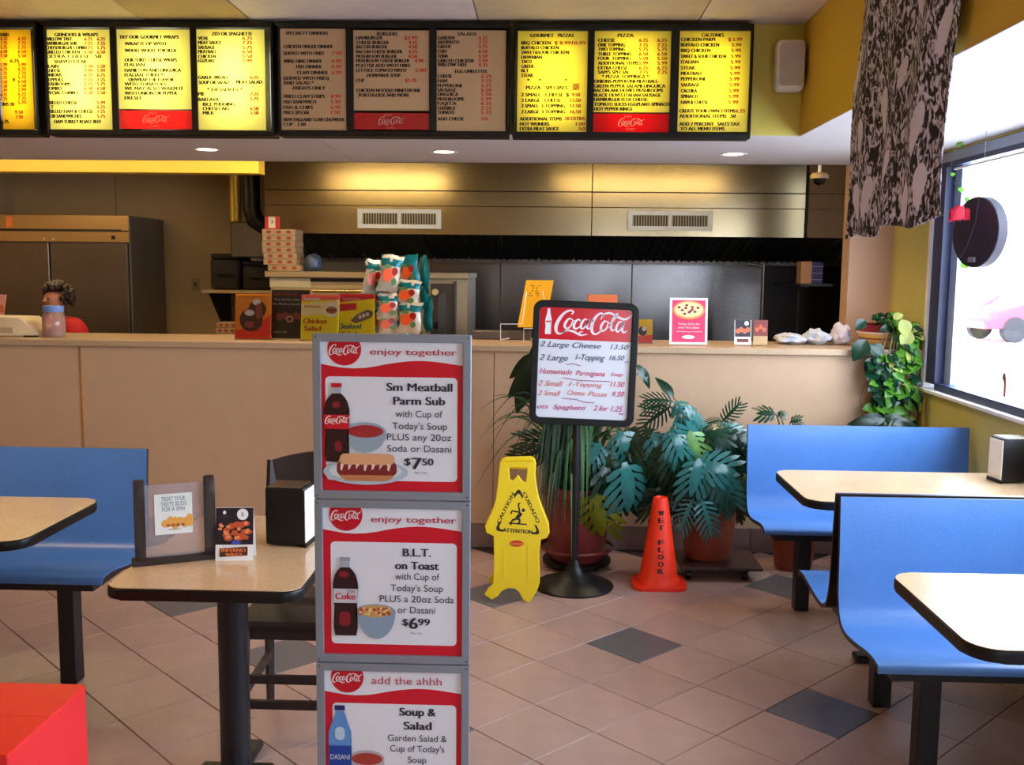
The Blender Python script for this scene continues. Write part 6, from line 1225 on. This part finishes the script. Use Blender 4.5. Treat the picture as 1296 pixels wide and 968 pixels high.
filler(PB, sB, 820, 940, 535, 630, 5.26, 5.42, 34, ['bigd', 'bigg', 'longd', 'bigd', 'longg', 'bigb'])
# ---- plants behind the far bench
PC = thing('potted_plant', (1.40, 5.52, 0), 'small plant of which two leaf tips show above the farthest bench', 'plant')
pot(PC, 0.13, 0.26, 0.0, TERRA); sC = Vector((1.40, 5.52, 0.24))
leaves(PC, sC, [('fang', 982, 524, 958, 518, 5.45, -.03, 1.0), ('fang', 984, 522, 998, 526, 5.44, -.03, .9), ('fang', 1000, 534, 1018, 529, 5.47, -.03, .9), ('bigd', 980, 560, 965, 600, 5.45, -.02, 1.0), ('bigd', 1000, 565, 1020, 600, 5.45, -.02, 1.0)])
PD = thing('potted_plant', (1.85, 5.50, 0), 'low dark plant behind the farthest bench, under the hanging vine', 'plant')
pot(PD, 0.15, 0.28, 0.0, mat('dark_green_pot', (22, 40, 30), 0.4)); sD = Vector((1.85, 5.50, 0.26))
leaves(PD, sD, [('sd', 1110, 534, 1082, 541, 5.45, -.04, 1.4), ('sd', 1120, 530, 1096, 531, 5.48, -.04, 1.5), ('sd', 1125, 533, 1156, 536, 5.45, -.04, 1.5), ('sd', 1118, 529, 1140, 527, 5.5, -.03, 1.4), ('sd', 1130, 536, 1160, 543, 5.42, -.02, 1.4), ('sd', 1115, 545, 1092, 556, 5.42, -.03, 1.6), ('sg', 1126, 544, 1130, 532, 5.4, 0, 1.0)])
# ---- trailing vine in a striped bowl on the counter end
PV = thing('hanging_vine_plant', (1.985, 5.96, ZC), 'trailing vine in a striped bowl at the window end of the counter', 'plant')
for z0, z1, r0, r1, m_, nm in ((0.0, 0.05, .095, .135, mat('bowl_yellow', (214, 170, 90), 0.35), 'yellow_band'), (0.05, 0.058, .137, .141, mat('bowl_maroon', (120, 24, 34), 0.3), 'thin_red_band'), (0.058, 0.082, .141, .150, mat('bowl_yellow', (214, 170, 90)), 'yellow_band'), (0.082, 0.094, .152, .155, mat('bowl_cream', (224, 200, 180), 0.35), 'cream_band'), (0.094, 0.135, .156, .158, mat('bowl_maroon', (120, 24, 34)), 'wide_red_band')):
    MB().lathe([(r0, z0+0.0005), (r1, z1)], n=36, cap=(nm == 'yellow_band' and z0 == 0.0)).build(nm, m_, PV, smooth=True)
MB().lathe([(0.150, 0.115), (0.01, 0.12)], n=24).build('soil', SOIL, PV)
random.seed(31); rim = Vector((1.985, 5.96, ZC+0.125)); cnt = 0
for s_ in range(22):
    x_ = random.uniform(-.15, .13); ln = random.uniform(.15, .55) if s_ < 17 else 0.0
    st0 = rim + Vector((x_*0.5, random.uniform(-.08, .0), 0.0))
    if ln: pts = [st0, rim + Vector((x_*0.5+.05, -.15, .03)), rim + Vector((x_*0.8+.02, -.24, -.09)), rim + Vector((x_+random.uniform(-.03, .03), -.245, -.12-ln*0.5)), rim + Vector((x_+random.uniform(-.04, .05), -.25, -.12-ln))]
    else: pts = [st0, st0 + Vector((random.uniform(-.04, .04), -.02, .04)), st0 + Vector((random.uniform(-.08, .08), -.03, .06))]
    pts = [Vector((min(p.x, 2.10), p.y, p.z)) for p in pts]
    MB().tube([p - PV.location for p in pts], 0.0025, 5).build('vine_stem', STEM if s_ % 3 else TW, PV, smooth=True)
    for k in range(int(6 + ln*28)):
        u = random.random()**0.8*(len(pts)-1); i = min(int(u), len(pts)-2); p = pts[i].lerp(pts[i+1], u-i); d = Vector((random.uniform(-.8, .8), random.uniform(-1, -.1), random.uniform(-1, .15))).normalized()*random.uniform(.055, .085)
        if p.x + d.x > 2.13: d.x = -abs(d.x)
        if p.z > ZC+0.11 and ln == 0: d.z = abs(d.z)*.5
        if p.z < ZC+0.115 and p.z > ZC-0.01 and p.x+d.x < 2.02: continue
        if p.z+d.z < ZC+0.11 and p.z > ZC+0.0 and p.x+d.x < 2.0: continue
        put_leaf(PV, random.choice(['hv', 'hv', 'hw', 'hg', 'hv']) if x_ > -.06 else random.choice(['hg', 'hv', 'hg']), p, p+d, 1.0, Vector((random.uniform(-.5, .5), -1, .6))); cnt += 1
for (kd, bx_, by_, tx_, ty_, sc_) in (('hg', 1096, 430, 1082, 455, 1.6), ('hg', 1102, 436, 1120, 452, 1.5), ('hg', 1105, 452, 1100, 475, 1.5), ('hg', 1110, 470, 1122, 486, 1.3), ('hw', 1140, 405, 1152, 425, 1.6), ('hw', 1130, 402, 1142, 398, 1.2), ('hw', 1150, 418, 1145, 440, 1.4), ('hg', 1095, 405, 1084, 415, 1.0), ('hg', 1158, 495, 1164, 515, 1.3)):
    put_leaf(PV, kd, A3(bx_, by_, 5.72), A3(tx_, ty_, 5.69), 1.0, Vector((0, -1, .4)))
MB().tube([A3(x, y, 5.71) - PV.location for x, y in ((1108, 465), (1092, 490), (1088, 508), (1096, 522))], 0.0025, 5).build('vine_stem', TW, PV, smooth=True)
# garland along the window head and rose by the hanging sign
GA = thing('leaf_garland', (2.08, 5.0, 2.2), 'thin artificial leaf garland hanging down beside the window frame', 'garland')
gp = [(1203, 180), (1212, 170), (1225, 160), (1215, 178), (1207, 190), (1204, 205), (1203, 222), (1212, 240), (1222, 250), (1235, 300), (1222, 318), (1216, 332)]
g3 = [atx(x, y, 2.08) for x, y in gp]; MB().tube([p - GA.location for p in g3], 0.0018, 5).build('garland_wire', STEM, GA, smooth=True)
for i in (1, 2, 3, 4, 6, 7, 8, 10, 11): put_leaf(GA, 'hv', g3[i], g3[i] + Vector((random.uniform(-.03, .03), -.02, random.uniform(-.05, .02))), 1.0, Vector((-1, -1, .2)))
a = atx(1215, 268, 1.93); t = thing('artificial_rose', a, 'red artificial rose by the edge of the hanging round sign', 'flower')
for i in range(12):
    th_ = i*2.4; r_ = .012+.0035*i; MB().grid(lambda u, v: (r_*math.cos(th_+u*2.0), r_*math.sin(th_+u*2.0)*.5, (v-.4)*.05 + .006*math.sin(u*9) - .002*i), 4, 3).build('petal', mat('rose_red', (206, 26, 60), 0.6), t, smooth=True, fix=False)
MB().tube([(0, 0, .01), (-.03, .02, .0), (-.09, .05, -.02)], 0.002, 5).build('rose_stem', STEM, t)
a = atx(1272, 487, XW-0.006); t = thing('window_sticker', a, 'small narrow sticker on the window glass', 'sticker', rz=-PI/2)
MB().prism([(-0.012, -0.06), (0.012, -0.055), (0.016, 0.0), (0.030, 0.052), (0.004, 0.056), (-0.008, 0.02)], 0.002, lambda u, v, w: (-u, w, v)).build('sticker_body', paint((196, 110, 90)), t)
MB().prism([(0.006, 0.02), (0.026, 0.02), (0.028, 0.046), (0.010, 0.048)], 0.001, lambda u, v, w: (-u, -0.001-w, v)).build('sticker_top', paint((90, 80, 90)), t)
print('leaves', cnt, 'objects', len(bpy.data.objects))
